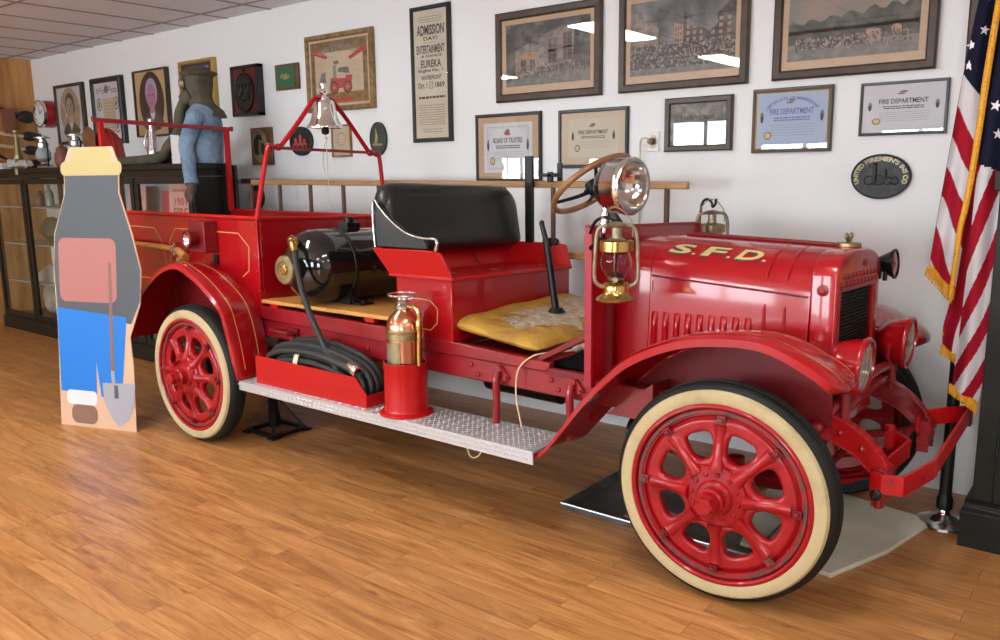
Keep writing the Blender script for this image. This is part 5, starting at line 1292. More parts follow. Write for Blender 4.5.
# ---------------------------------------------------------------- display cases along the wall
def case(name, label, x0, x1, yf, z1, doors, base=.14, topd=.10, inner='case_inner', shelves=(.52,.93,1.32), side=True, zb=0, glassr=True, yb=1.70):
    t = thing(name, label, 'display case', ((x0+x1)/2, 1.3, zb)); B='black_wood'
    b = MB(); b.box(x0-.02,x1+.02,yf-.02,yb,zb,zb+base-.02); b.prism([(yf-.02,zb+base-.02),(yf+.01,zb+base+.01),(yb,zb+base+.01),(yb,zb+base-.02)],'x',x0-.01,x1+.01); b.build('plinth',B,t,bevel=.004,smooth=0)
    b = MB(); b.box(x0-.025,x1+.025,yf-.025,yb,z1-.045,z1); b.box(x0,x1,yf,yb,z1-topd,z1-.045); b.build('top_board',B,t,bevel=.004,smooth=0)
    b = MB(); w=.05
    for x in (x0,x1-w): b.box(x,x+w,yf,yf+.05,zb+base,z1-topd); b.box(x,x+w,yb-.05,yb,zb+base,z1-topd)
    b.build_each('corner_post',B,t,bevel=.003,smooth=0)
    b = MB(); b.box(x0+.02,x1-.02,yb-.015,yb,zb+base,z1-topd); b.build('back_panel',inner,t,smooth=0)
    n=len(doors)
    for i,(a,c) in enumerate(doors):
        b = MB(); s=.055; zz0, zz1 = zb+base+.01, z1-topd-.005; yd=yf-.012
        b.box(a,a+s,yd,yd+.03,zz0,zz1); b.box(c-s,c,yd,yd+.03,zz0,zz1); b.box(a+s,c-s,yd,yd+.03,zz0,zz0+s); b.box(a+s,c-s,yd,yd+.03,zz1-s,zz1)
        d_ = b.build('door',B,t,bevel=.003,smooth=0)
        g = MB(); g.box(a+s,c-s,yd+.012,yd+.016,zz0+s,zz1-s); g.build('door_glass','case_pane',d_,smooth=0)
    for z in shelves:
        b = MB(); b.box(x0+.03,x1-.03,yf+.06,yb-.03,zb+z,zb+z+.012); b.build('shelf','shelf_glassy' if glassr else 'brown_box',t,smooth=0)
    if side:
        for x in (x0+.01,x1-.014): g = MB(); g.box(x,x+.004,yf+.05,yb-.05,zb+base+.01,z1-topd); g.build('side_glass','case_pane',t,smooth=0)
    return t
case('display_case','long black glass-fronted display case with shelves of relics at the left',-8.80,-6.78,.95,1.725,[(-8.78,-7.98),(-7.96,-6.80)])
case('display_case','black glass display case holding pink leaflets, below the grey hose',-6.62,-4.86,.95,1.725,[(-6.60,-5.78),(-5.76,-4.88)],shelves=(.60,1.23),inner='case_inner_blue',yb=1.295)
b = MB(); b.box(-4.872,-4.862,1.0,1.28,.16,1.62); b.build('side_panel','black_wood',bpy.data.objects['display_case.001'],smooth=0)
def simple(name, label, cat, mb, m, loc, group=None, **k):
    o = mb.build(name, m, None, loc=loc, **k); tag(o, label, cat, group); return o
# small tag on the case
b = MB(); b.box(-8.06,-8.0,.918,.922,1.665,1.72); simple('price_tag','small cream tag on the top edge of the left display case','tag',b,'standee_cream',(-8.03,.92,1.665),smooth=0)
# relics inside the left case
S = [.152,.532,.942,1.332]
def rock(cx, cy, z, rx, ry, rz, seed):
    rnd = random.Random(seed); b = MB(); ph=[rnd.uniform(0,6) for _ in range(6)]
    nu,nv=22,12; vs=[];fs=[]
    for i in range(nv+1):
        tt=PI*i/nv
        for j in range(nu):
            p_=2*PI*j/nu; k=1+.12*math.sin(3*p_+ph[0]+tt*2)+.10*math.sin(5*tt+ph[1])+.06*math.sin(7*p_+ph[2])
            if i in (0,nv): k=1
            vs.append((cx+rx*math.sin(tt)*math.cos(p_)*k, cy+ry*math.sin(tt)*math.sin(p_)*k, max(z+rz+rz*math.cos(tt)*k, z)))
    for i in range(nv):
        for j in range(nu): fs.append((i*nu+j,(i+1)*nu+j,(i+1)*nu+(j+1)%nu,i*nu+(j+1)%nu))
    return b.add(vs,fs)
b=MB(); b.tube([(-8.30+.13*math.cos(a),1.25,.165+.15+.13*math.sin(a)) for a in [i*PI/10 for i in range(20)]],.035,12,closed=True); b.lathe([(.0,0),(.10,.01),(.12,.03),(.10,.04),(.0,.03)],(-8.30,1.25,.31),(0,-1,0),28); simple('hose_wheel','round pale ring-shaped relic on the lowest shelf of the left case','relic',b,'stone_white',(-8.3,1.25,.16))
simple('leather_helmet','dark lumpy relic on the lowest shelf beside the pale ring','relic',rock(-7.45,1.2,S[0],.30,.16,.14,2),'brown_box',(-7.45,1.2,S[0]))
b=MB(); b.prism([(-8.42,S[1]),(-7.72,S[1]),(-7.72,S[1]+.15),(-7.95,S[1]+.20)],'y',1.10,1.35); simple('open_book','flat slanted grey book propped on the second shelf of the left case','book',b,'case_inner',(-8.05,1.2,S[1]),smooth=0)
simple('old_boot','dark heap of gear on the second shelf of the left case','relic',rock(-7.35,1.2,S[1],.30,.15,.12,5),'cast_black',(-7.35,1.2,S[1]))
simple('canvas_bag','olive canvas bag on the third shelf of the left case','bag',rock(-7.95,1.25,S[2],.30,.15,.13,8),'olive_bag',(-7.95,1.25,S[2]))
simple('canvas_bag','faded canvas roll on the third shelf nearest the case right end','bag',rock(-7.32,1.25,S[2],.24,.14,.10,9),'canvas_olive',(-7.32,1.25,S[2]))
for i,(x,h,r_,m_,lb) in enumerate(((-8.20,.17,.05,'clay','small clay bottle on the top shelf, nearest the case left end'),(-8.00,.22,.045,'shelf_glassy','grey glass bottle on the top shelf beside the clay bottle'),(-7.45,.20,.05,'stone_white','pale jar on the top shelf of the left case, right of the door stile'),(-7.25,.24,.05,'case_inner','tall dull jar on the top shelf of the left case'),(-7.08,.21,.06,'clay','brown jar at the right end of the top shelf in the left case'))):
    b=MB(); b.lathe([(.0,0),(r_,.004),(r_,h*.6),(r_*.9,h*.68),(r_*.45,h*.8),(r_*.42,h*.95),(r_*.55,h)],(x,1.2,S[3]),(0,0,1),20); simple('relic_jar',lb,'jar',b,m_,(x,1.2,S[3]))
# cards in the middle case, standing on its upper shelf
def card(x,y,w_,h,m_,lb,txt=None,z=1.242,lean=.02):
    t=thing('leaflet',lb,'leaflet',(x,y,z))
    b=MB(); b.add([(x-w_/2,y,z),(x+w_/2,y,z),(x+w_/2,y+lean,z+h),(x-w_/2,y+lean,z+h),(x-w_/2,y+.008,z),(x+w_/2,y+.008,z),(x+w_/2,y+lean+.008,z+h),(x-w_/2,y+lean+.008,z+h)],[(3,2,1,0),(4,5,6,7),(0,1,5,4),(1,2,6,5),(2,3,7,6),(3,0,4,7)]); b.build('sheet',m_,t,smooth=0)
    if txt:
        b=MB(); 
        for (s_,v0,v1,a_) in txt: text_fit(b,s_,lambda a,c,w:(x+(a-.5)*w_*a_, y-.002+lean*(v0+c*(v1-v0)), z+h*(v0+c*(v1-v0))),.02,0)
        b.build('lettering','ink_red',t,smooth=0,fix=False)
card(-5.33,1.10,.36,.33,'card_pink','pink leaflet printed with red words in the middle display case',[('FIRE',.10,.36,.6),('1901',.42,.62,.5),('DEPARTMENT',.76,.84,.7)])
card(-5.62,1.15,.20,.26,'card_red','narrow red card beside the pink leaflet in the middle case')
card(-6.08,1.12,.30,.30,'card_pink','dotted pink leaflet at the left end of the middle display case',[('FIRE',.25,.45,.6),('SAFETY',.55,.7,.7)])
card(-5.02,1.20,.22,.31,'paper_white','pale blue-white sheet at the right end of the middle display case')
b=MB()
for k in range(9): b.box(-5.50+.05*k,-5.47+.05*k,1.03,1.05,1.242,1.262+.012*(k%3))
simple('model_engine','row of tiny dark model parts in front of the pink leaflet','model',b,'cast_black',(-5.3,1.04,1.242),smooth=0)

# things standing on the left case
ZT=1.727
def glass_lantern(cx,cy,label):
    t=thing('glass_lantern',label,'lantern',(cx,cy,ZT)); o=(cx,cy,ZT)
    b=MB(); b.lathe([(.0,0),(.095,.0),(.10,.01),(.09,.03),(.05,.05),(.045,.07)],o,(0,0,1),28); b.build('base','steel',t)
    b=MB(); b.lathe([(.045,.07),(.075,.11),(.075,.17),(.05,.22),(.048,.22),(.072,.17),(.072,.11),(.043,.072)],o,(0,0,1),28,caps=False); b.build('globe','shelf_glassy',t)
    b=MB(); b.lathe([(.055,.22),(.06,.225),(.06,.27),(.04,.28),(.04,.315),(.085,.32),(.085,.33),(.03,.35),(.0,.352)],o,(0,0,1),28); b.build('cap','steel',t)
    b=MB()
    for s in (-1,1): b.tube([(cx+s*.05,cy,ZT+.30),(cx+s*.10,cy,ZT+.28),(cx+s*.105,cy,ZT+.15),(cx+s*.09,cy,ZT+.03)],.008,8,4)
    b.build('frame_wires','black_metal',t)
glass_lantern(-8.30,1.32,'silver lantern on the left case, just below the red clock')
glass_lantern(-7.55,1.32,'silver lantern on the left case beyond the brown clay jar')
t=thing('clay_jar','brown clay jar with a knobbed lid between the two silver lanterns','jar',(-7.82,1.30,ZT))
b=MB(); b.lathe([(.0,0),(.055,.0),(.075,.05),(.080,.10),(.072,.15),(.055,.18),(.055,.19)],(-7.82,1.30,ZT),(0,0,1),28); b.build('body','clay',t)
b=MB(); b.lathe([(.062,.19),(.055,.205),(.03,.22),(.015,.23),(.022,.245),(.0,.26)],(-7.82,1.30,ZT),(0,0,1),24); b.build('lid','clay',t)
simple('white_shell','white ruffled shell-like lump on the left case below the first silver lantern','shell',rock(-8.08,1.02,ZT,.13,.07,.045,12),'stone_white',(-8.08,1.02,ZT))
simple('grey_rock','grey rough lump beside the dark box on the left case','rock',rock(-8.33,1.02,ZT,.09,.06,.05,14),'case_inner',(-8.33,1.02,ZT))
b=MB(); b.box(-8.72,-8.40,1.12,1.32,ZT,ZT+.10); simple('dark_box','dark brown box at the left end of the case, under the brass nozzle','box',b,'brown_box',(-8.56,1.22,ZT),smooth=0,bevel=.005)
b=MB(); b.lathe([(.05,0),(.055,.02),(.04,.07),(.028,.17),(.020,.28),(.032,.29),(.032,.31),(.015,.32)],(-8.64,1.20,ZT+.10),(0,0,1),20); simple('brass_nozzle','tall tapered brass nozzle standing on the dark brown box','nozzle',b,'brass_dull',(-8.64,1.20,ZT+.10))
b=MB(); b.box(-8.80,-8.58,1.00,1.16,ZT,ZT+.035); b.box(-8.79,-8.60,1.01,1.15,ZT+.035,ZT+.065); simple('stacked_books','pale books stacked at the left end of the case top','books',b,'paper_white',(-8.7,1.1,ZT),smooth=0)
# red helmet (behind the standee) and silver play pipe
t=thing('fire_helmet','dark red leather fire helmet on the case, behind the standee top','helmet',(-6.55,1.10,ZT))
b=MB(); b.lathe([(.30,.0),(.29,.012),(.16,.06),(.150,.12),(.13,.21),(.08,.29),(.02,.33),(.0,.335)],(-6.52,1.12,ZT),(0,0,1),36,caps=False); b.build('crown','hat_red',t,smooth=60)
b=MB()
for k in range(4): a=k*PI/4; b.tube([(-6.52+.150*math.cos(a)*c_,1.12+.150*math.sin(a)*c_,ZT+h_) for c_,h_ in ((1,.09),(.9,.21),(.55,.30),(0,.345),(-.55,.30),(-.9,.21),(-1,.09))],.007,8,3)
b.build('comb','hat_red',t)
b=MB(); b.prism([(-6.62,ZT+.10),(-6.42,ZT+.10),(-6.40,ZT+.30),(-6.52,ZT+.36),(-6.64,ZT+.30)],'y',.955,.97); b.build('front_shield','wood_back',t,bevel=.004)
b=MB(); b.lathe([(.05,0),(.055,.02),(.05,.10),(.052,.12),(.045,.14),(.032,.30),(.024,.34),(.030,.36),(.030,.40),(.022,.41)],(-5.93,1.24,ZT),(0,0,1),24); b.tube([(-5.98,1.24,ZT+.10),(-6.03,1.22,ZT+.18),(-6.00,1.23,ZT+.28),(-5.95,1.24,ZT+.31)],.010,8,4); simple('play_pipe','tall silver nozzle with a side handle on the middle case, left of the mannequin','nozzle',b,'steel',(-5.93,1.24,ZT))
# hooded mannequin: denim shirt, olive hood with breathing hose
MX, MY = -4.985, 1.165
t=thing('mannequin','mannequin torso in a blue denim shirt and olive breathing hood on the middle display case','mannequin',(MX,MY,1.727))
def ring(cx,cy,z,rx,ry,rot=0,n=28,wob=0,ph=0):
    return [(cx+(rx*(1+wob*math.sin(5*a+ph)))*math.cos(a)*math.cos(rot)-(ry*(1+wob*math.sin(4*a+ph)))*math.sin(a)*math.sin(rot), cy+rx*(1+wob*math.sin(5*a+ph))*math.cos(a)*math.sin(rot)+ry*(1+wob*math.sin(4*a+ph))*math.sin(a)*math.cos(rot), z) for a in [2*PI*i/n for i in range(n)]]
RO=math.atan2(-.66,-.75); FX,FY=math.cos(RO),math.sin(RO); SX,SY=-FY,FX; SX,SY=-SX*-1,-SY*-1
if SY>0: SX,SY=-SX,-SY
def mp(f_,s_,z): return (MX+FX*f_+SX*s_, MY+FY*f_+SY*s_, z)
b=MB(); b.loft([ring(MX,MY,1.728,.135,.165,RO,wob=.05),ring(MX,MY,1.80,.135,.165,RO,wob=.05,ph=1),ring(MX,MY,1.93,.140,.175,RO,wob=.05,ph=2),ring(MX,MY,2.05,.140,.190,RO,wob=.03,ph=1),ring(MX,MY,2.13,.125,.190,RO),ring(MX,MY,2.185,.085,.12,RO),ring(MX,MY,2.22,.06,.07,RO)])
b.tube([mp(.0,.155,2.11),mp(.02,.185,2.06),mp(.06,.20,1.95),mp(.09,.215,1.86),(-4.905,.955,1.76),(-4.835,.910,1.66),(-4.79,.892,1.575)],[.060,.072,.066,.060,.056,.052,.050],18,5)
b.tube([mp(.0,-.15,2.10),mp(.0,-.19,2.03),mp(-.01,-.20,1.90),mp(.01,-.17,1.76)],[.06,.07,.06,.05],16,4)
b.build('denim_shirt','denim',t,smooth=70)
hx,hy_=-4.785,.889
b=MB(); b.tube([(hx,hy_,1.585),(hx+.002,hy_-.002,1.53),(hx-.012,hy_-.003,1.49)],[.030,.038,.034],12,4)
for k,(dx_,L_) in enumerate(((-.034,.072),(-.013,.088),(.009,.084),(.029,.064))):
    b.tube([(hx-.012+dx_,hy_-.004,1.495),(hx-.020+dx_*1.1,hy_-.010,1.495-L_*.6),(hx-.030+dx_*1.05,hy_-.002,1.495-L_)],[.0125,.011,.008],8,3)
b.tube([(hx-.035,hy_-.012,1.52),(hx-.062,hy_-.018,1.49),(hx-.066,hy_-.016,1.455)],[.013,.012,.009],8,3)
b.build('gloved_hand','glove',t,smooth=70)
b=MB(); b.tube([(-4.797,.896,1.598),(-4.788,.890,1.562)],[.054,.053],18); b.build('cuff','denim',t)
b=MB(); b.loft([ring(*mp(-.05,-.03,2.095),.135,.150,RO,wob=.10),ring(*mp(-.03,-.02,2.15),.125,.135,RO,wob=.07,ph=2),ring(*mp(.0,0,2.205),.098,.105,RO,wob=.06),ring(*mp(.01,0,2.26),.088,.090,RO,wob=.06,ph=1),ring(*mp(.02,0,2.36),.118,.108,RO,wob=.03),ring(*mp(.02,0,2.43),.115,.105,RO,wob=.05,ph=1),ring(*mp(.02,0,2.475),.095,.09,RO,wob=.06),ring(*mp(.02,0,2.50),.04,.04,RO)])
b.build('breathing_hood','canvas_olive',t,smooth=70)
b=MB(); b.loft([ring(*mp(.02,0,2.415),.125,.115,RO,wob=.03),ring(*mp(.01,0,2.44),.150,.135,RO,wob=.06,ph=1),ring(*mp(.02,0,2.455),.125,.11,RO,wob=.05)]); b.build('hood_brim','canvas_olive',t,smooth=70)
b=MB(); b.lathe([(.052,.0),(.056,.02),(.045,.038),(.040,.045),(.02,.048)],mp(.115,.03,2.36),(FX,FY,0),22); b.build('mask_eyepiece','lantern_metal',t)
b=MB(); b.lathe([(.060,0),(.064,.03),(.046,.07),(.036,.09)],mp(.085,.01,2.27),(FX,FY,-.5),20); b.build('mask_snout','canvas_olive',t)
b=MB()
b.tube([mp(.14,.01,2.235),mp(.19,.0,2.13),mp(.22,-.03,1.98),mp(.33,-.10,1.87),(-5.52,1.10,1.80),(-5.80,1.10,1.772),(-6.28,1.10,1.768)],[.034,.040,.044,.046,.048,.044,.036],14,6)
b.tube([mp(.13,-.03,2.22),mp(.19,-.12,2.0),mp(.27,-.18,1.86),(-5.48,1.20,1.785),(-5.75,1.20,1.77)],[.028,.034,.040,.042,.036],14,6)
b.build('breathing_hose','canvas_olive',t,smooth=70)
b=MB(); b.prism([(-5.20,1.727),(-5.08,1.727),(-5.08,1.95),(-5.20,1.96)],'y',.985,.993); simple('paper_notice','narrow white notice standing beside the denim sleeve','notice',b,'paper_white',(-5.14,.985,1.727),smooth=0)

# ---------------------------------------------------------------- tools on the wooden left wall
XW=XL
def tool(name,label,cat,pts,r_,m_,head=None,hm='cast_black'):
    t=thing(name,label,cat,pts[0]); b=MB(); b.tube(pts,r_,10,4); b.build('handle',m_,t)
    if head: head(t)
def hd(c,sx,sy,sz,m_='cast_black'):
    def f(t):
        b=MB(); b.ell(c,(sx,sy,sz)); b.cyl((c[0],c[1]+sy*.4,c[2]),(c[0],c[1]+sy*1.5,c[2]),sz*.45,sz*.7,12); b.build('tool_head',m_,t)
    return f
tool('wall_tool','uppermost dark pronged tool hung on the wooden wall, with a leather flap','tool',[(XW+.06,1.62,2.33),(XW+.06,1.35,2.38),(XW+.06,1.1,2.52)],[.02,.03,.02],'cast_black',hd((XW+.06,1.58,2.33),.04,.10,.07))
b=MB(); b.prism([(1.33,2.14),(1.45,2.14),(1.45,2.42),(1.30,2.40)],'x',XW+.07,XW+.09); simple('leather_flap','brown leather flap hanging from the uppermost wall tool','flap',b,'clay',(XW+.08,1.4,2.3),smooth=0)
for k,(z,lb) in enumerate(((2.13,'pale-handled pike on the wooden wall below the leather flap'),(1.97,'curved-handled hook third from the top on the wooden wall'),(1.80,'iron-headed bar fourth from the top on the wooden wall'))):
    tool('wall_tool',lb,'tool',[(XW+.05,1.64,z-.02),(XW+.05,1.40,z-.01+.02*k),(XW+.05,1.05,z+.06)],.022,'cord' if k<2 else 'wood_handle',hd((XW+.05,1.60,z-.02),.04,.09,.055))
tool('wall_tool','slanting tool lowest on the wooden wall, just above the case','tool',[(XW+.05,1.64,1.60),(XW+.05,1.4,1.78),(XW+.05,1.1,1.98)],.024,'cast_black')
b=MB(); b.prism([(1.04,1.75),(1.18,1.80),(1.20,2.02),(1.10,2.10),(1.02,2.08)],'x',XW+.04,XW+.12); simple('red_cloth','red cloth at the extreme left edge of the wooden wall','cloth',b,'red_bright',(XW+.08,1.1,1.9),smooth=0,bevel=.02)

# ---------------------------------------------------------------- standee (plain printed board)
t=thing('printed_standee','tall cardboard standee with plain colour fields and a printed shovel, left of the truck','standee',(-4.14,-.32,0))
A=V((-4.425,-.418,0)); Bv=V((-3.857,-.222,0)); dv=(Bv-A).normalized(); nv_=V((dv.y,-dv.x,0)); Wd=(Bv-A).length; 
def SP(u_,z,k=0): return A+dv*(u_*Wd+.095*z)+nv_*(k*.0007)+V((0,0,z*1.075))
def sboard(b,pts,k0,k1):
    n=len(pts); b.add([SP(u_,z,k0) for u_,z in pts]+[SP(u_,z,k1) for u_,z in pts],[tuple(range(n)),tuple(reversed(range(n,2*n)))]+[(i,(i+1)%n,n+(i+1)%n,n+i) for i in range(n)])
def rounded(u0,z0_,u1,z1_,r_=.09,n=6):
    ru=r_/Wd; pts=[]
    for (cu,cz_,a0) in ((u1-ru,z1_-r_,0),(u0+ru,z1_-r_,PI/2),(u0+ru,z0_+r_,PI),(u1-ru,z0_+r_,1.5*PI)):
        for i in range(n+1): a=a0+PI/2*i/n; pts.append((cu+ru*math.cos(a),cz_+r_*math.sin(a)))
    return pts
outline=[(-.02,0),(1.02,0),(1.0,.40),(.96,.58),(1.10,.78),(1.12,.98),(1.02,1.18),(.86,1.42),(.86,1.58),(.78,1.68),(.22,1.68),(.14,1.58),(.14,1.42),(-.02,1.18),(-.05,.98),(-.02,.62),(-.02,.4)]
b=MB(); sboard(b,outline,0,-9); b.build('card_board','standee_card',t,smooth=0)
b=MB(); mats_=['standee_grey','standee_rose','standee_blue','standee_cream','standee_silver','standee_brown','paper_white']
def sp(m_,pts,k): b.cur=mats_.index(m_); b.add([SP(u_,z,k) for u_,z in pts],[tuple(range(len(pts)))])
sp('standee_grey',[(-.01,.72),(.98,.66),(1.10,.80),(1.11,.98),(1.01,1.17),(.85,1.42),(.85,1.55),(.15,1.55),(.15,1.42),(-.01,1.18),(-.04,.98)],1)
sp('standee_rose',rounded(.03,.78,.80,1.16,.05),2)
sp('standee_cream',rounded(.10,1.52,.90,1.60,.035),2); sp('standee_cream',rounded(.24,1.58,.76,1.675,.04),3)
sp('standee_blue',[(.0,.22),(.50,.20),(.50,.42),(.56,.20),(.84,.20),(.92,.70),(-.02,.74)],2)
sp('paper_white',rounded(.08,.14,.50,.23,.03),3); sp('standee_brown',rounded(.14,.02,.50,.14,.05),3)
sp('standee_brown',[(.70,.36),(.745,.36),(.735,1.02),(.695,1.02)],4); sp('standee_silver',[(.71,.28),(.76,.28),(.745,.37),(.70,.37)],5)
sp('standee_silver',[(.58,.29),(1.02,.30),(1.0,.16),(.92,.07),(.80,.02),(.70,.07),(.60,.17)],5); sp('standee_grey',[(.74,.20),(.80,.20),(.79,.28),(.74,.28)],6)
b.build('printed_face',mats_,t,smooth=0,fix=False)
b=MB(); q=SP(.5,0,-9); b.add([SP(.35,0,-9),SP(.65,0,-9),SP(.55,.9,-9),SP(.45,.9,-9)]+[SP(.35,0,-9)-nv_*.25,SP(.65,0,-9)-nv_*.25],[(0,1,2,3),(0,4,5,1),(4,0,3),(1,5,2),(4,3,2,5)]); b.build('easel_back','standee_card',t,smooth=0)

# ---------------------------------------------------------------- right side: black case, flag and stand
t=thing('black_showcase','tall black-framed glass showcase at the right edge beside the flag','display case',(1.2,1.4,0))
b=MB(); b.box(.645,2.1,1.07,1.70,0,.16); b.prism([(1.07,.16),(1.09,.175),(1.09,.19),(1.115,.205),(1.70,.205),(1.70,.16)],'x',.655,2.08); b.build('plinth','black_wood',t,bevel=.003,smooth=0)
b=MB()
for x in (.68,2.0): b.box(x,x+.075,1.11,1.16,.205,1.52); b.box(x,x+.075,1.62,1.68,.205,1.52)
b.build_each('corner_post','black_wood',t,bevel=.003,smooth=0)
b=MB(); b.box(.66,2.09,1.09,1.70,1.52,1.60); b.build('top_board','black_wood',t,bevel=.004,smooth=0)
b=MB(); b.box(.76,.82,1.098,1.125,.21,1.515); b.box(.82,1.96,1.098,1.125,.21,.27); b.box(.82,1.96,1.098,1.125,1.455,1.515); b.box(1.92,1.98,1.098,1.125,.21,1.515); dd=b.build('door','black_wood',t,bevel=.003,smooth=0)
b=MB(); b.box(.82,1.92,1.108,1.112,.27,1.455); b.build('door_glass','case_pane',dd,smooth=0)
b=MB(); b.box(.70,2.05,1.66,1.68,.205,1.52); b.build('back_panel','case_inner_blue',t,smooth=0)
b=MB(); b.box(.74,2.0,1.16,1.66,.205,.225); b.box(.74,2.0,1.18,1.66,.62,.632); b.box(.74,2.0,1.18,1.66,1.02,1.032); b.build('shelf','case_inner',t,smooth=0)
# flag stand
t=thing('flag_stand','flag pole on a round chrome foot beside the black showcase','flag stand',(.555,1.27,0))
b=MB(); b.lathe([(.115,0),(.118,.008),(.112,.018),(.080,.030),(.060,.034),(.050,.044),(.030,.052),(.022,.062),(.020,.09)],(.555,1.27,0),(0,0,1),44); b.build('round_foot','chrome',t)
b=MB(); b.lathe([(.026,.075),(.034,.085),(.034,.13),(.028,.14),(.026,.16),(.026,2.62),(.0,2.63)],(.555,1.27,0),(0,0,1),24); b.build('pole','black_metal',t)
b=MB(); b.lathe([(.0,2.63),(.03,2.635),(.035,2.66),(.02,2.69),(.0,2.76)],(.555,1.27,0),(0,0,1),20); b.build('finial','brass',t)
# flag cloth hanging in folded layers
fl=thing('national_flag','American flag with gold fringe draped beside the black showcase','flag',(.57,1.2,.62))
FM=['flag_red','flag_white','flag_blue','flag_gold']
def interp(pl, t_):
    k=t_*(len(pl)-1); i=min(int(k),len(pl)-2); f=k-i; return V(pl[i]).lerp(V(pl[i+1]),f)
def layer(name, Lf, Rt, colf, folds, amp, y0, fringe=0, nu=56, nv=300, ph=0):
    """Lf / Rt: matching (x,z) edge points from top to bottom"""
    L2,_=catmull([V((a,0,c)) for a,c in Lf],[1]*len(Lf),6); R2,_=catmull([V((a,0,c)) for a,c in Rt],[1]*len(Rt),6)
    def fn(u_,v_):
        p=interp(L2,v_).lerp(interp(R2,v_),u_)
        return (p.x, y0+amp*math.sin(u_*folds*2*PI+ph+.8*math.sin(v_*4))*(.35+.65*v_)+.012*math.sin(v_*9+u_*4), p.z)
    b=MB(); b.grid(fn,nu,nv,.0025,colf); return b.build(name,FM,fl,smooth=70), fn
# front-left fold: canton above, stripes slanting down to the right, fringe at its foot
def c1(u_,v_):
    if v_>.965-.0*u_: return 3
    zz=v_
    if zz<.505+.06*u_: return 2
    k=int(((zz-.505)-.085*u_)/.0745); return 1 if k%2==0 else 0
o1,f1=layer('flag_fold',[(.60,2.62),(.555,2.42),(.532,2.25),(.505,2.0),(.478,1.72),(.452,1.45),(.43,1.165)],[(.63,2.60),(.612,2.42),(.60,2.25),(.585,2.0),(.570,1.70),(.560,1.40),(.535,1.055)],c1,1.1,.016,1.165)
# middle fold, red and narrow, ending lower
def c2(u_,v_):
    if v_>.955: return 3
    if v_<.40: return 2
    return 0 if (u_<.62 or v_<.52) else 1
o2,f2=layer('flag_fold',[(.62,2.58),(.60,2.2),(.59,1.9),(.565,1.6),(.545,1.3),(.52,1.05),(.500,.93),(.505,.83)],[(.66,2.58),(.66,2.2),(.66,1.9),(.65,1.6),(.64,1.3),(.62,1.05),(.59,.90),(.575,.79)],c2,1.0,.014,1.185,ph=1)
# front-right fold: canton with stars above, long near-vertical stripes below
def c3(u_,v_):
    if v_>.972: return 3
    if v_<.468+.02*u_: return 2
    a=(v_-.49)*1.9+.0-(1-u_)*.0
    s=(u_*.95-1.35*(v_-.45)+1.0)
    k=int(math.floor((u_+4.4*v_)/.36)); return 0 if k%2 else 1
o3,f3=layer('flag_fold',[(.635,2.60),(.622,2.35),(.610,2.1),(.600,1.85),(.590,1.55),(.585,1.25),(.575,1.0),(.565,.80),(.560,.66)],[(.72,2.60),(.72,2.35),(.722,2.1),(.722,1.85),(.718,1.55),(.705,1.25),(.700,1.0),(.690,.80),(.665,.60)],c3,1.3,.020,1.140,ph=2)
# back fold, in shade at the right
def c4(u_,v_): return 2 if v_<.50 else (0 if int(v_*14)%2 else 1) if v_<.97 else 3
o4,f4=layer('flag_fold',[(.66,2.58),(.67,2.1),(.68,1.6),(.68,1.1),(.66,.75),(.63,.50)],[(.80,2.58),(.79,2.1),(.77,1.6),(.73,1.1),(.71,.75),(.67,.44)],c4,1.5,.014,1.215 if False else 1.055,ph=.4,nv=60) if False else (None,None)
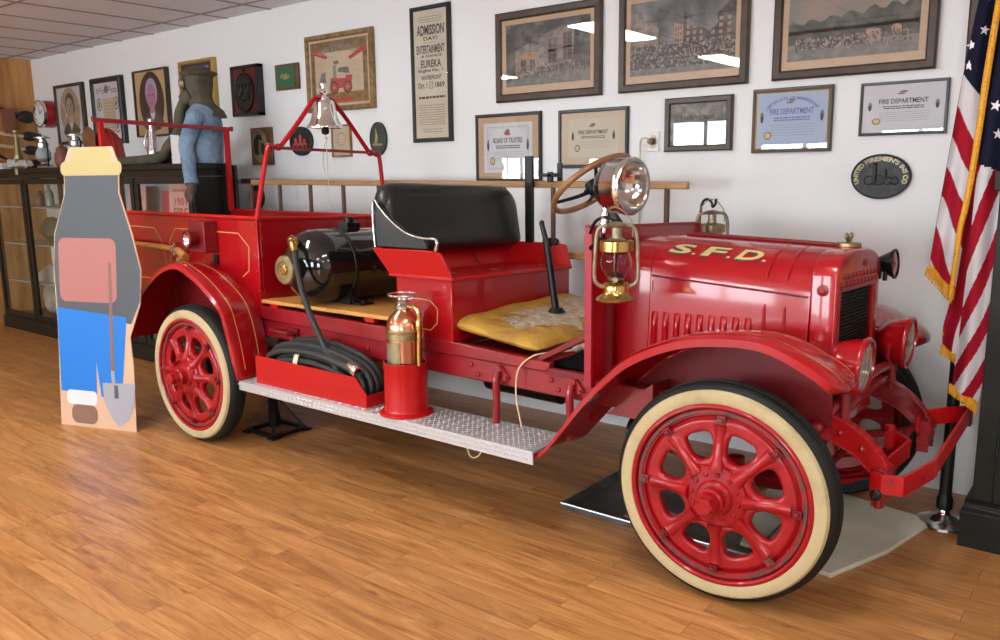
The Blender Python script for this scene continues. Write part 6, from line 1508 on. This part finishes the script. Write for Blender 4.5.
# stars
b=MB()
def star(fn,u_,v_,sz):
    p=V(fn(u_,v_)); a=V(fn(min(1,u_+.04),v_))-V(fn(max(0,u_-.04),v_)); a.normalize(); c_=V((0,0,1)); n=a.cross(c_).normalized()
    if n.y>0: n=-n
    th=random.uniform(-.35,.35); pts=[p+n*.004]
    for i in range(10):
        r_=sz if i%2==0 else sz*.40; an=PI/2+i*PI/5+th; pts.append(p+n*.004+a*r_*math.cos(an)+c_*r_*math.sin(an))
    b.add(pts,[(0,1+i,1+(i+1)%10) for i in range(10)])
for (u_,v_) in ((.18,.485),(.15,.435),(.62,.40),(.12,.28),(.55,.30),(.45,.20)): star(f1,u_,v_,.023)
for (u_,v_) in ((.34,.115),(.50,.22),(.44,.275),(.52,.318),(.80,.335),(.30,.372),(.70,.380),(.42,.42),(.80,.425),(.85,.24),(.9,.29),(.75,.16)): star(f3,u_,v_,.024)
b.build('stars','star_white',fl,smooth=0,fix=False)
# gold cord-like fringe running down between the folds
b=MB(); pts=[(.634,1.122,2.60),(.622,1.118,2.36),(.606,1.115,2.12),(.595,1.115,1.95),(.585,1.112,1.75),(.573,1.112,1.58),(.560,1.115,1.45),(.547,1.118,1.36),(.540,1.122,1.22),(.530,1.128,1.06)]
b.tube(pts,[.012,.012,.013,.014,.013,.012,.012,.011,.010,.009],8,6); b.build('gold_fringe','flag_gold',fl)
def fringe(Lp,Rp,h,n,y,dx=0):
    b=MB()
    for i in range(n):
        p=V(Lp).lerp(V(Rp),i/(n-1)); b.tube([(p.x,y,p.z+.008),(p.x+dx+random.uniform(-.002,.002),y-.003,p.z-h)],[.0032,.0022],6)
    b.build('gold_fringe','flag_gold',fl)
fringe((.428,0,1.185),(.537,0,1.070),.030,24,1.160,-.008); fringe((.502,0,.845),(.574,0,.800),.030,18,1.175); fringe((.556,0,.69),(.663,0,.615),.036,24,1.135)
fringe((.545,0,.93),(.505,0,.90),.004,2,1.18)

# group phrases for things that repeat
GROUPS = {'barn_lantern':'barn lanterns hung on the truck','framed_print':'large prints along the top of the wall','framed_certificate':'framed certificates in the lower row',
 'framed_portrait':'oval portraits at the left of the wall','fire_mark':'cast fire marks on the wall','wall_plaque':'relief plaques on the wall','glass_lantern':'silver lanterns on the left case',
 'relic_jar':'jars on the top shelf of the left case','canvas_bag':'canvas bags on the third shelf','leaflet':'leaflets in the middle case','wall_tool':'old tools on the wooden wall','display_case':'black display cases along the wall'}
for o in bpy.data.objects:
    k = o.name.split('.')[0]
    if o.parent is None and 'category' in o and k in GROUPS: o['group'] = GROUPS[k]
